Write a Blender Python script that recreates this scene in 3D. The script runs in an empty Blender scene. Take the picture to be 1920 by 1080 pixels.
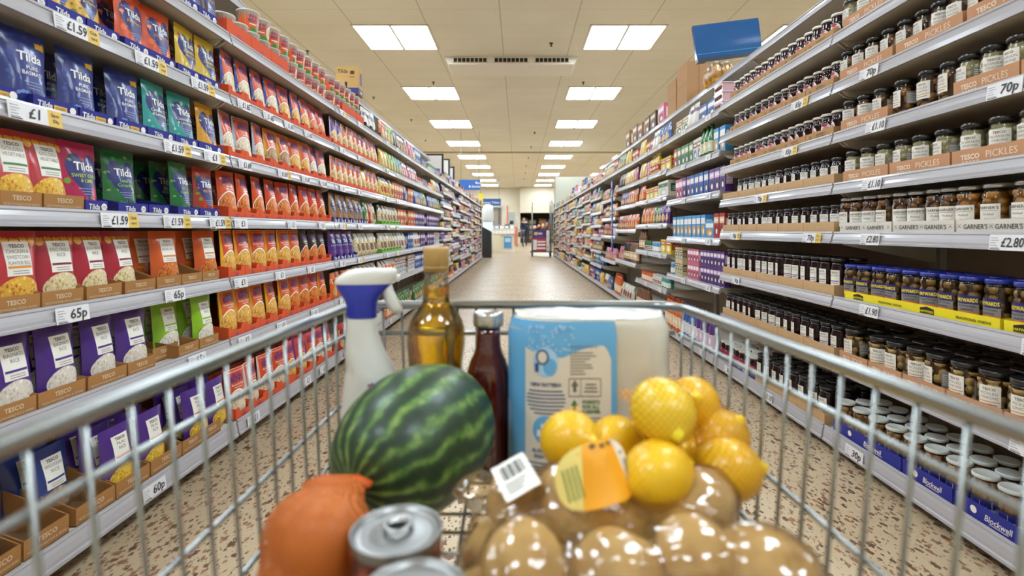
import bpy, bmesh, math, random
from mathutils import Vector, Matrix, Euler, noise
R = random.Random(7)
SC = bpy.context.scene
COL = SC.collection
PI = math.pi
sin, cos = math.sin, math.cos

# ------------------------------------------------------------------ colour and materials
def lin(c):
    if isinstance(c, str):
        c = [int(c[i:i + 2], 16) / 255 for i in (0, 2, 4)]
    return [x / 12.92 if x <= .04045 else ((x + .055) / 1.055) ** 2.4 for x in c]
MATS = {}
def P(name, col, rough=.5, metal=0, coat=0, trans=0, ior=1.45, emit=0, spec=.5, alpha=1, sheen=0):
    if name in MATS: return MATS[name]
    m = bpy.data.materials.new(name); m.use_nodes = True
    b = m.node_tree.nodes['Principled BSDF']
    c = lin(col) + [1]
    b.inputs['Base Color'].default_value = c
    b.inputs['Roughness'].default_value = rough
    b.inputs['Metallic'].default_value = metal
    b.inputs['Coat Weight'].default_value = coat
    b.inputs['Coat Roughness'].default_value = .08
    b.inputs['Transmission Weight'].default_value = trans
    b.inputs['IOR'].default_value = ior
    b.inputs['Specular IOR Level'].default_value = spec
    if emit:
        b.inputs['Emission Color'].default_value = c
        b.inputs['Emission Strength'].default_value = emit
    MATS[name] = m
    return m
class NT:
    def __init__(s, m):
        s.m = m; s.t = m.node_tree; s.b = s.t.nodes.get('Principled BSDF')
    def n(s, typ, **kw):
        x = s.t.nodes.new(typ)
        for k, v in kw.items():
            if k.startswith('i_'):
                k = k[2:]; k = int(k) if k.isdigit() else k.replace('_', ' ')
                x.inputs[k].default_value = v
            else: setattr(x, k, v)
        return x
    def l(s, a, b): s.t.links.new(a, b)
    def ramp(s, src, stops, interp='LINEAR'):
        r = s.n('ShaderNodeValToRGB'); r.color_ramp.interpolation = interp
        e = r.color_ramp.elements
        while len(e) < len(stops): e.new(.5)
        for k, (p, c) in enumerate(stops): e[k].position = p; e[k].color = lin(c) + [1]
        s.l(src, r.inputs[0]); return r
    def bump(s, src, strength=.3, dist=.002):
        b = s.n('ShaderNodeBump', i_Strength=strength, i_Distance=dist)
        s.l(src, b.inputs['Height']); s.l(b.outputs[0], s.b.inputs['Normal']); return b
def hx(c): return c if isinstance(c, str) else '%02x%02x%02x' % tuple(int(255 * x) for x in c)
def paper(c, rough=.6): return P('paper_' + hx(c) + ('' if rough == .6 else str(rough)), c, rough)
def gloss(c, rough=.3): return P('film_' + hx(c) + ('' if rough == .3 else str(rough)), c, rough, coat=.25)
def grainy(c1, c2, c3, scale=260):
    """cooked rice, grains and noodles printed on a packet"""
    k = 'grains_' + c1 + c2 + c3
    if k in MATS: return MATS[k]
    m = P(k, c1, .35); t = NT(m)
    tc = t.n('ShaderNodeTexCoord'); mp = t.n('ShaderNodeMapping'); mp.inputs['Scale'].default_value = (1, 1, .55)
    mp.inputs['Rotation'].default_value = (.3, .5, .4)
    t.l(tc.outputs['Object'], mp.inputs[0])
    v = t.n('ShaderNodeTexVoronoi', i_Scale=scale); t.l(mp.outputs[0], v.inputs['Vector'])
    sp = t.n('ShaderNodeSeparateColor'); t.l(v.outputs['Color'], sp.inputs[0])
    r = t.ramp(sp.outputs[0], [(0, c2), (.25, c1), (.8, c1), (1, c3)])
    t.l(r.outputs[0], t.b.inputs['Base Color'])
    return m
def thin_clear(name, tint, gl=.12, rough=.03, bump=None, opac=0., opcol='ffffff'):
    """thin see-through sheet: glass wall, plastic film"""
    if name in MATS: return MATS[name]
    m = bpy.data.materials.new(name); m.use_nodes = True; t = NT(m)
    t.t.nodes.remove(t.b)
    out = t.t.nodes['Material Output']
    tr = t.n('ShaderNodeBsdfTransparent'); tr.inputs[0].default_value = lin(tint) + [1]
    g = t.n('ShaderNodeBsdfGlossy'); g.inputs['Roughness'].default_value = rough
    lw = t.n('ShaderNodeLayerWeight', i_Blend=.35)
    ma = t.n('ShaderNodeMath', operation='MULTIPLY_ADD'); ma.inputs[1].default_value = .6; ma.inputs[2].default_value = gl
    t.l(lw.outputs['Fresnel'], ma.inputs[0])
    mx = t.n('ShaderNodeMixShader'); t.l(ma.outputs[0], mx.inputs[0])
    if opac:
        df = t.n('ShaderNodeBsdfDiffuse'); df.inputs[0].default_value = lin(opcol) + [1]
        m2 = t.n('ShaderNodeMixShader'); m2.inputs[0].default_value = opac
        t.l(tr.outputs[0], m2.inputs[1]); t.l(df.outputs[0], m2.inputs[2]); t.l(m2.outputs[0], mx.inputs[1])
    else: t.l(tr.outputs[0], mx.inputs[1])
    t.l(g.outputs[0], mx.inputs[2]); t.l(mx.outputs[0], out.inputs['Surface'])
    if bump:
        tc = t.n('ShaderNodeTexCoord'); nz = t.n('ShaderNodeTexNoise', i_Scale=bump[0], i_Detail=3.)
        nz.inputs['Distortion'].default_value = 1.5
        t.l(tc.outputs['Object'], nz.inputs['Vector'])
        b = t.n('ShaderNodeBump', i_Strength=bump[1], i_Distance=bump[2]); t.l(nz.outputs[0], b.inputs['Height'])
        t.l(b.outputs[0], g.inputs['Normal'])
    MATS[name] = m; return m

# ------------------------------------------------------------------ mesh builder
TXT = {}
def text_geo(s, bold=0):
    k = (s, bold)
    if k not in TXT:
        cu = bpy.data.curves.new('t', 'FONT'); cu.body = s; cu.resolution_u = 2; cu.offset = bold
        cu.align_x = 'CENTER'; cu.space_line = .95
        o = bpy.data.objects.new('t', cu); COL.objects.link(o)
        dg = bpy.context.evaluated_depsgraph_get()
        me = o.evaluated_get(dg).to_mesh()
        TXT[k] = ([(v.co.x, v.co.y) for v in me.vertices], [tuple(p.vertices) for p in me.polygons])
        bpy.data.objects.remove(o); bpy.data.curves.remove(cu)
    return TXT[k]
class MB:
    def __init__(s): s.v = []; s.f = []; s.m = []; s.s = []; s.mats = []
    def add(s, vs, fs, mat, smooth=False, M=None):
        if mat not in s.mats: s.mats.append(mat)
        i = s.mats.index(mat); b = len(s.v)
        s.v += [tuple(M @ Vector(v)) if M else tuple(v) for v in vs]
        for f in fs:
            s.f.append(tuple(b + k for k in f)); s.m.append(i); s.s.append(smooth)
        return s
    def box(s, x0, y0, z0, x1, y1, z1, mat, M=None):
        v = [(x, y, z) for z in (z0, z1) for y in (y0, y1) for x in (x0, x1)]
        return s.add(v, [(0, 2, 3, 1), (4, 5, 7, 6), (0, 1, 5, 4), (2, 6, 7, 3), (0, 4, 6, 2), (1, 3, 7, 5)], mat, False, M)
    def grid(s, fn, nu, nv, mat, smooth=True, wrap=False, M=None):
        v = [fn(i / nu, j / nv) for j in range(nv + 1) for i in range(nu if wrap else nu + 1)]
        w = nu if wrap else nu + 1; f = []
        for j in range(nv):
            for i in range(nu):
                k = (i + 1) % w
                f.append((j * w + i, j * w + k, (j + 1) * w + k, (j + 1) * w + i))
        return s.add(v, f, mat, smooth, M)
    def lathe(s, prof, mat, n=20, sx=1, sy=1, smooth=True, M=None, cap=True):
        v = []; f = []
        for r, z in prof:
            for i in range(n):
                a = 2 * PI * i / n; v.append((r * cos(a) * sx, r * sin(a) * sy, z))
        for j in range(len(prof) - 1):
            for i in range(n):
                k = (i + 1) % n; f.append((j * n + i, j * n + k, (j + 1) * n + k, (j + 1) * n + i))
        if cap:
            f.append(tuple(range(n - 1, -1, -1))); f.append(tuple((len(prof) - 1) * n + i for i in range(n)))
        return s.add(v, f, mat, smooth, M)
    def tube(s, pts, r, mat, n=8, M=None, sq=(1, 1)):
        pts = [Vector(p) for p in pts]; v = []; f = []; N = len(pts)
        rs = r if isinstance(r, (list, tuple)) else [r] * N
        up = None
        for i, p in enumerate(pts):
            t = (pts[min(i + 1, N - 1)] - pts[max(i - 1, 0)]).normalized()
            if up is None:
                up = Vector((0, 0, 1)) if abs(t.z) < .9 else Vector((0, 1, 0))
            a = t.cross(up).normalized(); b = a.cross(t).normalized(); up = b
            for k in range(n):
                q = 2 * PI * k / n; v.append(p + a * (rs[i] * cos(q) * sq[0]) + b * (rs[i] * sin(q) * sq[1]))
        for i in range(N - 1):
            for k in range(n):
                k2 = (k + 1) % n; f.append((i * n + k, i * n + k2, (i + 1) * n + k2, (i + 1) * n + k))
        f.append(tuple(range(n - 1, -1, -1))); f.append(tuple((N - 1) * n + k for k in range(n)))
        return s.add(v, f, mat, True, M)
    def prism(s, poly, y0, y1, mat, M=None, smooth=False):
        """poly of (x,z), extruded along y"""
        n = len(poly); v = [(x, y0, z) for x, z in poly] + [(x, y1, z) for x, z in poly]
        f = [tuple(range(n)), tuple(range(2 * n - 1, n - 1, -1))] + [(i, i + n, (i + 1) % n + n, (i + 1) % n) for i in range(n)]
        return s.add(v, f, mat, smooth, M)
    def sphere(s, c, r, mat, nu=16, nv=10, M=None, wob=0, seed=0):
        r3 = r if isinstance(r, (tuple, list)) else (r, r, r)
        def fn(u, v):
            a = 2 * PI * u; b = PI * (v - .5)
            d = Vector((cos(a) * cos(b), sin(a) * cos(b), sin(b)))
            k = 1 + (wob * noise.noise(d * 1.3 + Vector((seed * 7.1, seed * 3.3, 0))) if wob else 0)
            return (c[0] + d.x * r3[0] * k, c[1] + d.y * r3[1] * k, c[2] + d.z * r3[2] * k)
        return s.grid(fn, nu, nv, mat, True, True, M)
    # --- prints that follow a surface S(x, z, lift)
    def star(s, pts, c, mat, S, e=.0006, rings=3):
        n = len(pts); v = [S(c[0], c[1], e)]; f = []
        for k in range(1, rings + 1):
            for x, z in pts: v.append(S(c[0] + (x - c[0]) * k / rings, c[1] + (z - c[1]) * k / rings, e))
        for i in range(n):
            j = (i + 1) % n; f.append((0, 1 + i, 1 + j))
            for k in range(rings - 1):
                a = 1 + k * n; f.append((a + i, a + n + i, a + n + j, a + j))
        return s.add(v, f, mat, True)
    def ell(s, cx, cz, rx, rz, mat, S, e=.0006, n=20, a0=0, a1=2 * PI, rings=3):
        return s.star([(cx + rx * cos(a0 + (a1 - a0) * i / n), cz + rz * sin(a0 + (a1 - a0) * i / n)) for i in range(n + (0 if a1 - a0 > 6.2 else 1))], (cx, cz + (.3 * rz if a1 - a0 < 6.2 else 0)), mat, S, e, rings)
    def rect(s, x0, z0, x1, z1, mat, S, e=.0006, nx=6, nz=4):
        return s.grid(lambda u, v: S(x0 + (x1 - x0) * u, z0 + (z1 - z0) * v, e), nx, nz, mat, True)
    def heart(s, cx, cz, w, h, mat, S, e=.0006):
        p = []
        for i in range(28):
            t = -2 * PI * i / 28
            x = 16 * sin(t) ** 3; y = 13 * cos(t) - 5 * cos(2 * t) - 2 * cos(3 * t) - cos(4 * t)
            p.append((cx + x / 32 * w, cz + (y + 2.5) / 29 * h))
        return s.star(p, (cx, cz), mat, S, e, 4)
    def text(s, st, x, z, h, mat, S, e=.0012, bold=.0, slant=0, maxw=None, rot=0, arc=0):
        v, f = text_geo(st, bold)
        if not v: return s
        k = h
        if maxw:
            w = max(a for a, b in v) - min(a for a, b in v)
            k = min(h, maxw / w)
        cr, sr = cos(rot), sin(rot); o = []
        for a, b in v:
            a2 = (a + b * slant) * k; b2 = b * h - arc * a * a * k
            o.append(S(x + a2 * cr - b2 * sr, z + a2 * sr + b2 * cr, e))
        return s.add(o, f, mat)
    def mesh(s, name):
        me = bpy.data.meshes.new(name)
        me.from_pydata(s.v, [], s.f)
        for m in s.mats: me.materials.append(m)
        me.polygons.foreach_set('material_index', s.m); me.polygons.foreach_set('use_smooth', s.s)
        me.update(); return me
def flat(y=0): return lambda x, z, e: (x, y - e, z)
def top_surface(z=0): return lambda x, y, e: (x, y, z + e)
def cyl(r): return lambda x, z, e: ((r + e) * sin(x / r), -(r + e) * cos(x / r), z)
def bumpy(me, M=None): return me
def tag(o, label=None, cat=None, group=None, kind=None):
    if label: o['label'] = label
    if cat: o['category'] = cat
    if group: o['group'] = group
    if kind: o['kind'] = kind
    return o
def ob(name, data, parent=None, loc=(0, 0, 0), rot=(0, 0, 0), scale=(1, 1, 1)):
    if isinstance(data, MB): data = data.mesh(name)
    o = bpy.data.objects.new(name, data); COL.objects.link(o)
    o.parent = parent; o.location = loc; o.rotation_euler = rot; o.scale = scale
    return o
def struct(name, data, loc=(0, 0, 0), rot=(0, 0, 0)): return tag(ob(name, data, None, loc, rot), kind='structure')
def place(spec, loc, rz=0, label=None, group=None, scale=(1, 1, 1), lean=0, roll=0):
    """spec = (name, category, root mesh, [(part, mesh, [(sub, mesh)])]): a thing with its parts; copies share meshes"""
    name, cat, me, parts = spec[:4]
    r = ob(name, me, None, loc, (lean, roll, rz), scale)
    tag(r, label, cat, group)
    for pn, pm, subs in parts:
        c = ob(pn, pm, r)
        for sn, sm in subs: ob(sn, sm, c)
    return r
ORD = 'zeroth first second third fourth fifth sixth seventh eighth ninth tenth eleventh twelfth thirteenth fourteenth fifteenth sixteenth seventeenth eighteenth nineteenth twentieth'.split()
def ordw(n):
    if n < len(ORD): return ORD[n]
    t = {2: 'twenty', 3: 'thirty', 4: 'forty', 5: 'fifty', 6: 'sixty'}[n // 10]
    return (t[:-1] + 'ieth') if n % 10 == 0 else t + '-' + ORD[n % 10]
# ------------------------------------------------------------------ camera
CAM_Z = .93
cam = bpy.data.cameras.new('camera'); co = bpy.data.objects.new('camera', cam); COL.objects.link(co)
cam.sensor_width = 36; cam.lens = 973 / 1920 * 36
cam.shift_x = -12 / 1920; cam.shift_y = -107 / 1920
cam.clip_start = .02; cam.clip_end = 200
co.location = (0, 0, CAM_Z); co.rotation_euler = (PI / 2, 0, 0)
cam.dof.use_dof = True; cam.dof.focus_distance = 2.3; cam.dof.aperture_fstop = 3.2
SC.camera = co
SC.view_settings.view_transform = 'Standard'; SC.view_settings.look = 'None'
SC.view_settings.gamma = 1; SC.view_settings.use_curve_mapping = False
SC.view_settings.exposure = 0.78
SC.cycles.max_bounces = 10; SC.cycles.diffuse_bounces = 5; SC.cycles.glossy_bounces = 4
SC.cycles.transparent_max_bounces = 16; SC.cycles.transmission_bounces = 8
SC.cycles.caustics_reflective = False; SC.cycles.sample_clamp_indirect = 6
w = bpy.data.worlds.new('world'); SC.world = w; w.use_nodes = True
w.node_tree.nodes['Background'].inputs[0].default_value = (.9, .88, .8, 1)
w.node_tree.nodes['Background'].inputs[1].default_value = .02

CEIL = 4.26
# ------------------------------------------------------------------ floor: terrazzo
def terrazzo():
    m = P('terrazzo', 'b9a387', .33, spec=.2); t = NT(m)
    tc = t.n('ShaderNodeTexCoord')
    nz = t.n('ShaderNodeTexNoise', i_Scale=2.2, i_Detail=4.); t.l(tc.outputs['Object'], nz.inputs['Vector'])
    base = t.ramp(nz.outputs[0], [(.3, 'b09a7c'), (.7, 'bfab8e')])
    last = base.outputs[0]
    warp = t.n('ShaderNodeTexNoise', i_Scale=60., i_Detail=2.); t.l(tc.outputs['Object'], warp.inputs['Vector'])
    for k, (sc, rot, thr, cols) in enumerate([(44., .4, .12, ('5f4636', '835f48', '54463c')), (58., 2.0, .2, ('93694c', '74503e', '9a7858')), (90., 1.1, .3, ('8a7866', '6f5a48', 'a08a70'))]):
        mp = t.n('ShaderNodeMapping'); mp.inputs['Rotation'].default_value = (0, 0, rot); mp.inputs['Scale'].default_value = (1, .52, 1)
        mp.inputs['Location'].default_value = (k * 3.3, k * 1.7, 0)
        mixv = t.n('ShaderNodeMix', data_type='VECTOR'); mixv.inputs[0].default_value = .012
        t.l(tc.outputs['Object'], mixv.inputs[4]); t.l(warp.outputs['Color'], mixv.inputs[5])
        t.l(mixv.outputs[1], mp.inputs[0])
        v = t.n('ShaderNodeTexVoronoi', i_Scale=sc); v.distance = 'MANHATTAN'; t.l(mp.outputs[0], v.inputs['Vector'])
        sep = t.n('ShaderNodeSeparateColor'); t.l(v.outputs['Color'], sep.inputs[0])
        gt = t.n('ShaderNodeMath', operation='GREATER_THAN'); gt.inputs[1].default_value = thr; t.l(sep.outputs[0], gt.inputs[0])
        sz = t.n('ShaderNodeMath', operation='MULTIPLY_ADD'); sz.inputs[1].default_value = .34; sz.inputs[2].default_value = .24; t.l(sep.outputs[1], sz.inputs[0])
        lt = t.n('ShaderNodeMath', operation='LESS_THAN'); t.l(v.outputs['Distance'], lt.inputs[0]); t.l(sz.outputs[0], lt.inputs[1])
        mu = t.n('ShaderNodeMath', operation='MULTIPLY'); t.l(gt.outputs[0], mu.inputs[0]); t.l(lt.outputs[0], mu.inputs[1])
        cr = t.ramp(sep.outputs[2], [(0, cols[0]), (.35, cols[1]), (.7, cols[2])], 'CONSTANT')
        mx = t.n('ShaderNodeMix', data_type='RGBA'); t.l(mu.outputs[0], mx.inputs[0]); t.l(last, mx.inputs[6]); t.l(cr.outputs[0], mx.inputs[7])
        last = mx.outputs[2]
    t.l(last, t.b.inputs['Base Color'])
    return m
XW, Y0, Y1 = 9.0, -5.0, 40.0
struct('floor', MB().box(-XW, Y0, -.1, XW, Y1 + 4, 0, terrazzo()))

# ------------------------------------------------------------------ ceiling: large boards with fine seams
def ceiling_mat():
    m = P('ceiling_board', 'e6e0d0', .8); t = NT(m)
    tc = t.n('ShaderNodeTexCoord'); sp = t.n('ShaderNodeSeparateXYZ'); t.l(tc.outputs['Object'], sp.inputs[0])
    def seam(ch, per, off, wd):
        a = t.n('ShaderNodeMath', operation='ADD'); a.inputs[1].default_value = off; t.l(sp.outputs[ch], a.inputs[0])
        pm = t.n('ShaderNodeMath', operation='PINGPONG'); pm.inputs[1].default_value = per / 2; t.l(a.outputs[0], pm.inputs[0])
        lt = t.n('ShaderNodeMath', operation='LESS_THAN'); lt.inputs[1].default_value = wd; t.l(pm.outputs[0], lt.inputs[0]); return lt
    nz = t.n('ShaderNodeTexNoise', i_Scale=.8, i_Detail=3.); t.l(tc.outputs['Object'], nz.inputs['Vector'])
    base = t.ramp(nz.outputs[0], [(.3, 'e2dcca'), (.7, 'eae5d6')])
    s1 = seam(0, 1.2, 1.48, .008); s2 = seam(1, .6, 0, .006)
    last = base.outputs[0]
    for s, f in ((s1, .55), (s2, .25)):
        k = t.n('ShaderNodeMath', operation='MULTIPLY'); k.inputs[1].default_value = f; t.l(s.outputs[0], k.inputs[0])
        mx = t.n('ShaderNodeMix', data_type='RGBA'); mx.inputs[7].default_value = lin('8d8068') + [1]
        t.l(k.outputs[0], mx.inputs[0]); t.l(last, mx.inputs[6]); last = mx.outputs[2]
    t.l(last, t.b.inputs['Base Color']); return m
struct('ceiling', MB().box(-XW, Y0, CEIL, XW, Y1 + 4, CEIL + .1, ceiling_mat()))
cream = P('wall_cream', 'ddd4c0', .8); white = P('wall_white', 'e6e0d2', .7)
dark = P('dark_recess', '2b2622', .7)
struct('wall_left', MB().box(-XW - .1, Y0, 0, -XW, Y1 + 4, CEIL, cream))
struct('wall_right', MB().box(XW, Y0, 0, XW + .1, Y1 + 4, CEIL, cream))
struct('wall_front', MB().box(-XW, Y0 - .1, 0, XW, Y0, CEIL, cream))
# back wall with an opening in the middle, a deep recess behind it
bw = MB()
bw.box(-XW, Y1, 0, .15, Y1 + .2, CEIL, cream)
bw.box(3.2, Y1, 0, XW, Y1 + .2, CEIL, cream)
bw.box(.15, Y1, 2.45, 3.2, Y1 + .2, CEIL, cream)
struct('wall_back', bw)
struct('wall_back_recess', MB().box(-XW, Y1 + 4, 0, XW, Y1 + 4.1, CEIL, P('recess_brown', '8b7a66', .7)))
# cream bulkhead in front of the opening
struct('trim_bulkhead', MB().box(.12, Y1 - .9, 2.3, 4.2, Y1 - .02, CEIL, P('bulkhead', 'd2c8b2', .7)))
# ceiling drop across the shop, a darker beige than the boards
struct('trim_ceiling_joint', MB().box(-XW, 21.8, CEIL - .05, XW, 21.95, CEIL - .001, P('joint_beige', 'b9ad96', .7)))

# ------------------------------------------------------------------ ceiling lights
LAMP = P('light_diffuser', 'e2f2ff', .5, emit=15.0)
FRAME = P('light_frame', 'd9d2c2', .5)
def lamp_spec(length=1.08):
    fr = MB(); L = length / 2 + .03; W = .63
    for a in ((-W, -L, W, -L + .03), (-W, L - .03, W, L), (-W, -L, -W + .03, L), (W - .03, -L, W, L), (-.02, -L, .02, L)):
        fr.box(a[0], a[1], -.018, a[2], a[3], 0, FRAME)
    d = lambda x: MB().box(x - .27, -length / 2, -.012, x + .27, length / 2, -.004, LAMP).mesh('diffuser')
    return ('ceiling_light', 'ceiling light', None, [('frame', fr.mesh('frame'), []), ('diffuser', d(-.305), []), ('diffuser', d(.305), [])])
LS = lamp_spec()
rows = [8.93 + 3.6 * k for k in range(-3, 9)]
for ci, cx in enumerate((-2.08, 1.79)):
    for k, y in enumerate(rows):
        side = ('rice', 'pickle')[ci]
        where = 'overhead behind the trolley' if y < 4 else ordw(k - 2) + ' from the trolley'
        if y < 4: where = ('above the trolley seat', 'above the trolley front')[k % 2] if k < 2 else where
        if y < 4 and k == 2: where = 'just ahead of the trolley'
        place(LS, (cx, y, CEIL), label=f'twin panel ceiling light over the {side} side, {where}', group='twin ceiling lights along the aisle')
for ci, cx in enumerate((-5.2, 4.9)):  # unseen light columns past the shelving, added to lift the ceiling's brightness
    for k, y in enumerate(rows):
        place(LS, (cx, y, CEIL), label=f'added unseen twin ceiling light beyond the {("rice", "pickle")[ci]} shelving, {ordw(k + 1)} of its row', group='unseen twin ceiling lights added over next aisles')
# ------------------------------------------------------------------ air unit in the ceiling
ac = bpy.data.objects.new('air_vent_unit', None); COL.objects.link(ac); ac.location = (-.14, 9.9, CEIL)
tag(ac, 'white ceiling air unit with three slotted black grilles', 'air vent')
wm = P('vent_white', 'e9e4d8', .5); bk = P('vent_black', '15161a', .5)
h = MB(); h.prism([(-1.28, 0), (1.28, 0), (1.2, -.15), (-1.2, -.15)], 0, .75, wm)
ob('housing', h, ac)
for k in range(3):
    x = -.78 + .78 * k
    g = MB(); g.box(x - .32, -.012, -.115, x + .32, .002, -.035, bk)
    for j in range(9): g.box(x - .32 + .64 * j / 8 - .006, -.02, -.115, x - .32 + .64 * j / 8 + .006, -.004, -.035, wm)
    g.box(x - .34, -.022, -.122, x + .34, -.004, -.112, P('vent_tan', 'c9a98a', .5)); g.box(x - .34, -.022, -.036, x + .34, -.004, -.028, wm)
    ob('grille', g, ac)
# sprinkler heads
sk = MB(); sk.lathe([(.035, 0), (.035, -.01), (.012, -.012), (.012, -.05), (.022, -.052), (.022, -.058)], P('sprinkler_metal', '4a463f', .4, .7), 10)
sk = ('sprinkler_head', 'sprinkler', sk.mesh('sprinkler_head'), [])
for k, (x, y) in enumerate([(.58, 9.2), (-1.9, 11.6), (1.45, 11.6), (-3.6, 12.9), (-3.9, 9.6), (-3.2, 15.5), (-3.4, 19), (.55, 17.5), (.5, 20.5), (.45, 23.5), (.4, 26.5), (.4, 29.5), (.35, 33)]):
    place(sk, (x, y, CEIL), label=f'small dark sprinkler head under the ceiling, {ordw(k + 1)} from the trolley', group='ceiling sprinklers')
# ------------------------------------------------------------------ shelving bays
FXL, FXR = 1.235, 1.36            # shelf fronts from the aisle's axis
BAY = 1.25
YL, YR = .959, .982               # where the first bays begin
steel = P('shelf_cream_steel', 'cfc8ba', .45); strip_m = P('ticket_strip_grey', 'b0aeb3', .3, coat=.3)
lip_m = P('strip_lip', 'c8c5c2', .35); backm = P('back_panel_tan', 'a89b88', .6); plinth_m = P('plinth_dark', '4b453f', .6)
postm = P('upright_steel', 'b7b0a4', .45)
SH = {}
def shelf_mesh(L, D, base=False):
    k = ('s', L, D, base)
    if k not in SH:
        b = MB(); b.box(.004, .0, -.03, L - .004, D, -.004, steel)
        for x in (.004, L - .012): b.prism([(0, 0)] * 0 + [(x, -.004), (x + .008, -.004), (x + .008, -.03), (x, -.03)], 0, D, steel)
        if not base:
            # folded side brackets seen under the bay ends
            for x in (.01, L - .016):
                b.add([(x, .02, -.03), (x, D, -.03), (x, D, -.13), (x, .05, -.055), (x + .006, .02, -.03), (x + .006, D, -.03), (x + .006, D, -.13), (x + .006, .05, -.055)],
                      [(0, 1, 2, 3), (7, 6, 5, 4), (0, 4, 5, 1), (1, 5, 6, 2), (2, 6, 7, 3), (3, 7, 4, 0)], steel)
        st = MB(); h = .046 if not base else .06
        prof = [(.0, .004), (-.006, .004), (-.008, -.003), (-.005, -.006), (-.010, -.018), (-.013, -h * .62), (-.013, -h * .8), (-.018, -h * .84), (-.018, -h), (-.006, -h), (0, -h * .8)]
        n = len(prof); v = [(x, y, z) for x in (.006, L - .006) for y, z in prof]
        st.add(v, [tuple(range(n - 1, -1, -1)), tuple(range(n, 2 * n))] + [(i, (i + 1) % n, (i + 1) % n + n, i + n) for i in range(n)], strip_m)
        SH[k] = (b.mesh('shelf'), st.mesh('ticket_strip'))
    return SH[k]
FLOORW = ['base shelf', 'second shelf', 'third shelf', 'fourth shelf', 'fifth shelf', 'sixth shelf', 'seventh shelf', 'eighth shelf', 'ninth shelf', 'tenth shelf']
BAYS = {}
def bay(side, k, y0, L, levels, name, cap=2.11, base_out=.03, depth=.46, label=None, cap_in=.2):
    """levels: shelf heights from the base up"""
    fx = FXL if side < 0 else FXR
    rz = PI / 2 if side < 0 else -PI / 2
    e = bpy.data.objects.new('shelving_bay', None); COL.objects.link(e)
    e.location = (side * fx, y0 if side < 0 else y0 + L, 0); e.rotation_euler = (0, 0, rz)
    tag(e, label or f'cream steel shelving unit, {name}', 'shelving', 'gondola bays of the ' + ('rice' if side < 0 else 'pickle') + ' side')
    top = max(cap or 0, levels[-1] + .32)
    ob('back_panel', MB().box(0, depth, .02, L, depth + .02, top, backm), e)
    for x in (0, L - .03):
        u = MB().box(x, depth - .03, .0, x + .03, depth - .001, top + .01, postm); ob('upright', u, e)
    pl = MB().box(0, .06, 0, L, .08, levels[0] - .05, plinth_m); ob('plinth', pl, e)
    for i, z in enumerate(levels):
        b, s = shelf_mesh(L, depth - .035 + (base_out if i == 0 else 0), i == 0)
        o = ob('shelf', b, e, (0, -base_out if i == 0 else 0, z)); ob('ticket_strip', s, o)
    if cap:
        b, s = shelf_mesh(L, depth - .035 - cap_in); o = ob('shelf', b, e, (0, cap_in, cap)); ob('ticket_strip', s, o)
    BAYS[(side, k)] = dict(side=side, y0=y0, L=L, levels=levels, name=name, fx=fx, base_out=base_out, n={}, cap=cap, cap_in=cap_in)
LV = [.118, .467, .728, .987, .248 + 1.0, 1.511, 1.770]
lnames = ['near rice bay', 'orange pouch bay', 'third bay on rice side', 'fourth bay on rice side', 'fifth bay on rice side', 'sixth bay on rice side']
for k in range(6): bay(-1, k, YL + BAY * k, BAY, LV, lnames[k])
yf = YL + BAY * 6
FARL = [[.11, .36, .60, .80, .98, 1.16, 1.36, 1.58, 1.77], [.11, .42, .64, .86, 1.06, 1.24, 1.5, 1.77], [.11, .36, .56, .78, .98, 1.18, 1.38, 1.58, 1.77]]
for j in range(7): bay(-1, 6 + j, yf + 1.25 * j, 1.25, FARL[j % 3], f'{ordw(j + 7)} bay on rice side', cap=None)
RV = [.095, .378, .648, .923, 1.132, 1.348, 1.561, 1.772]
bay(1, 0, YR, BAY, RV, 'near pickle bay', base_out=.04)
bay(1, 1, YR + BAY, BAY, RV, 'beetroot bay', base_out=.04)
bay(1, 2, YR + 2 * BAY, BAY, [.095, .55, .877, 1.20, 1.475, 1.757], 'third bay on pickle side', base_out=.04)
bay(1, 3, YR + 3 * BAY, BAY, [.095, .395, .72, 1.0, 1.256, 1.50, 1.757], 'fourth bay on pickle side', base_out=.04)
FARR = [[.10, .55, .95, 1.25, 1.50, 1.757], [.10, .5, .86, 1.12, 1.40, 1.757], [.10, .36, .60, .82, 1.03, 1.25, 1.5, 1.757], [.10, .40, .64, .86, 1.08, 1.3, 1.53, 1.757]]
for j in range(11): bay(1, 4 + j, YR + (4 + j) * BAY, BAY, FARR[(0, 1, 2, 3, 2, 3, 2, 3, 2, 3, 2)[j]], f'{ordw(j + 5)} bay on pickle side', cap=2.11 if j < 3 else None, base_out=.04)
YLE, YRE = yf + 7 * 1.25, YR + 15 * BAY
def spot(side, k, lev, y, dep=.0):
    """world point on a shelf: y along the aisle, dep metres back from the shelf's front edge"""
    b = BAYS[(side, k)]
    if lev == 'cap': return (side * (b['fx'] + b['cap_in'] + dep), y, b['cap'] - .0035)
    bo = b['base_out'] if lev == 0 else 0
    return (side * (b['fx'] + dep - bo), y, b['levels'][lev] - .0035)
RZ = {-1: PI / 2, 1: -PI / 2}
COUNT = {}
def where(side, k, lev, what):
    """an ordinal that counts along the shelf away from the trolley"""
    key = (side, k, lev, what); COUNT[key] = COUNT.get(key, 0) + 1
    shelf = 'cap shelf' if lev == 'cap' else FLOORW[lev]
    return f'{ordw(COUNT[key])} along {shelf} of {BAYS[(side, k)]["name"]}'
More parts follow.
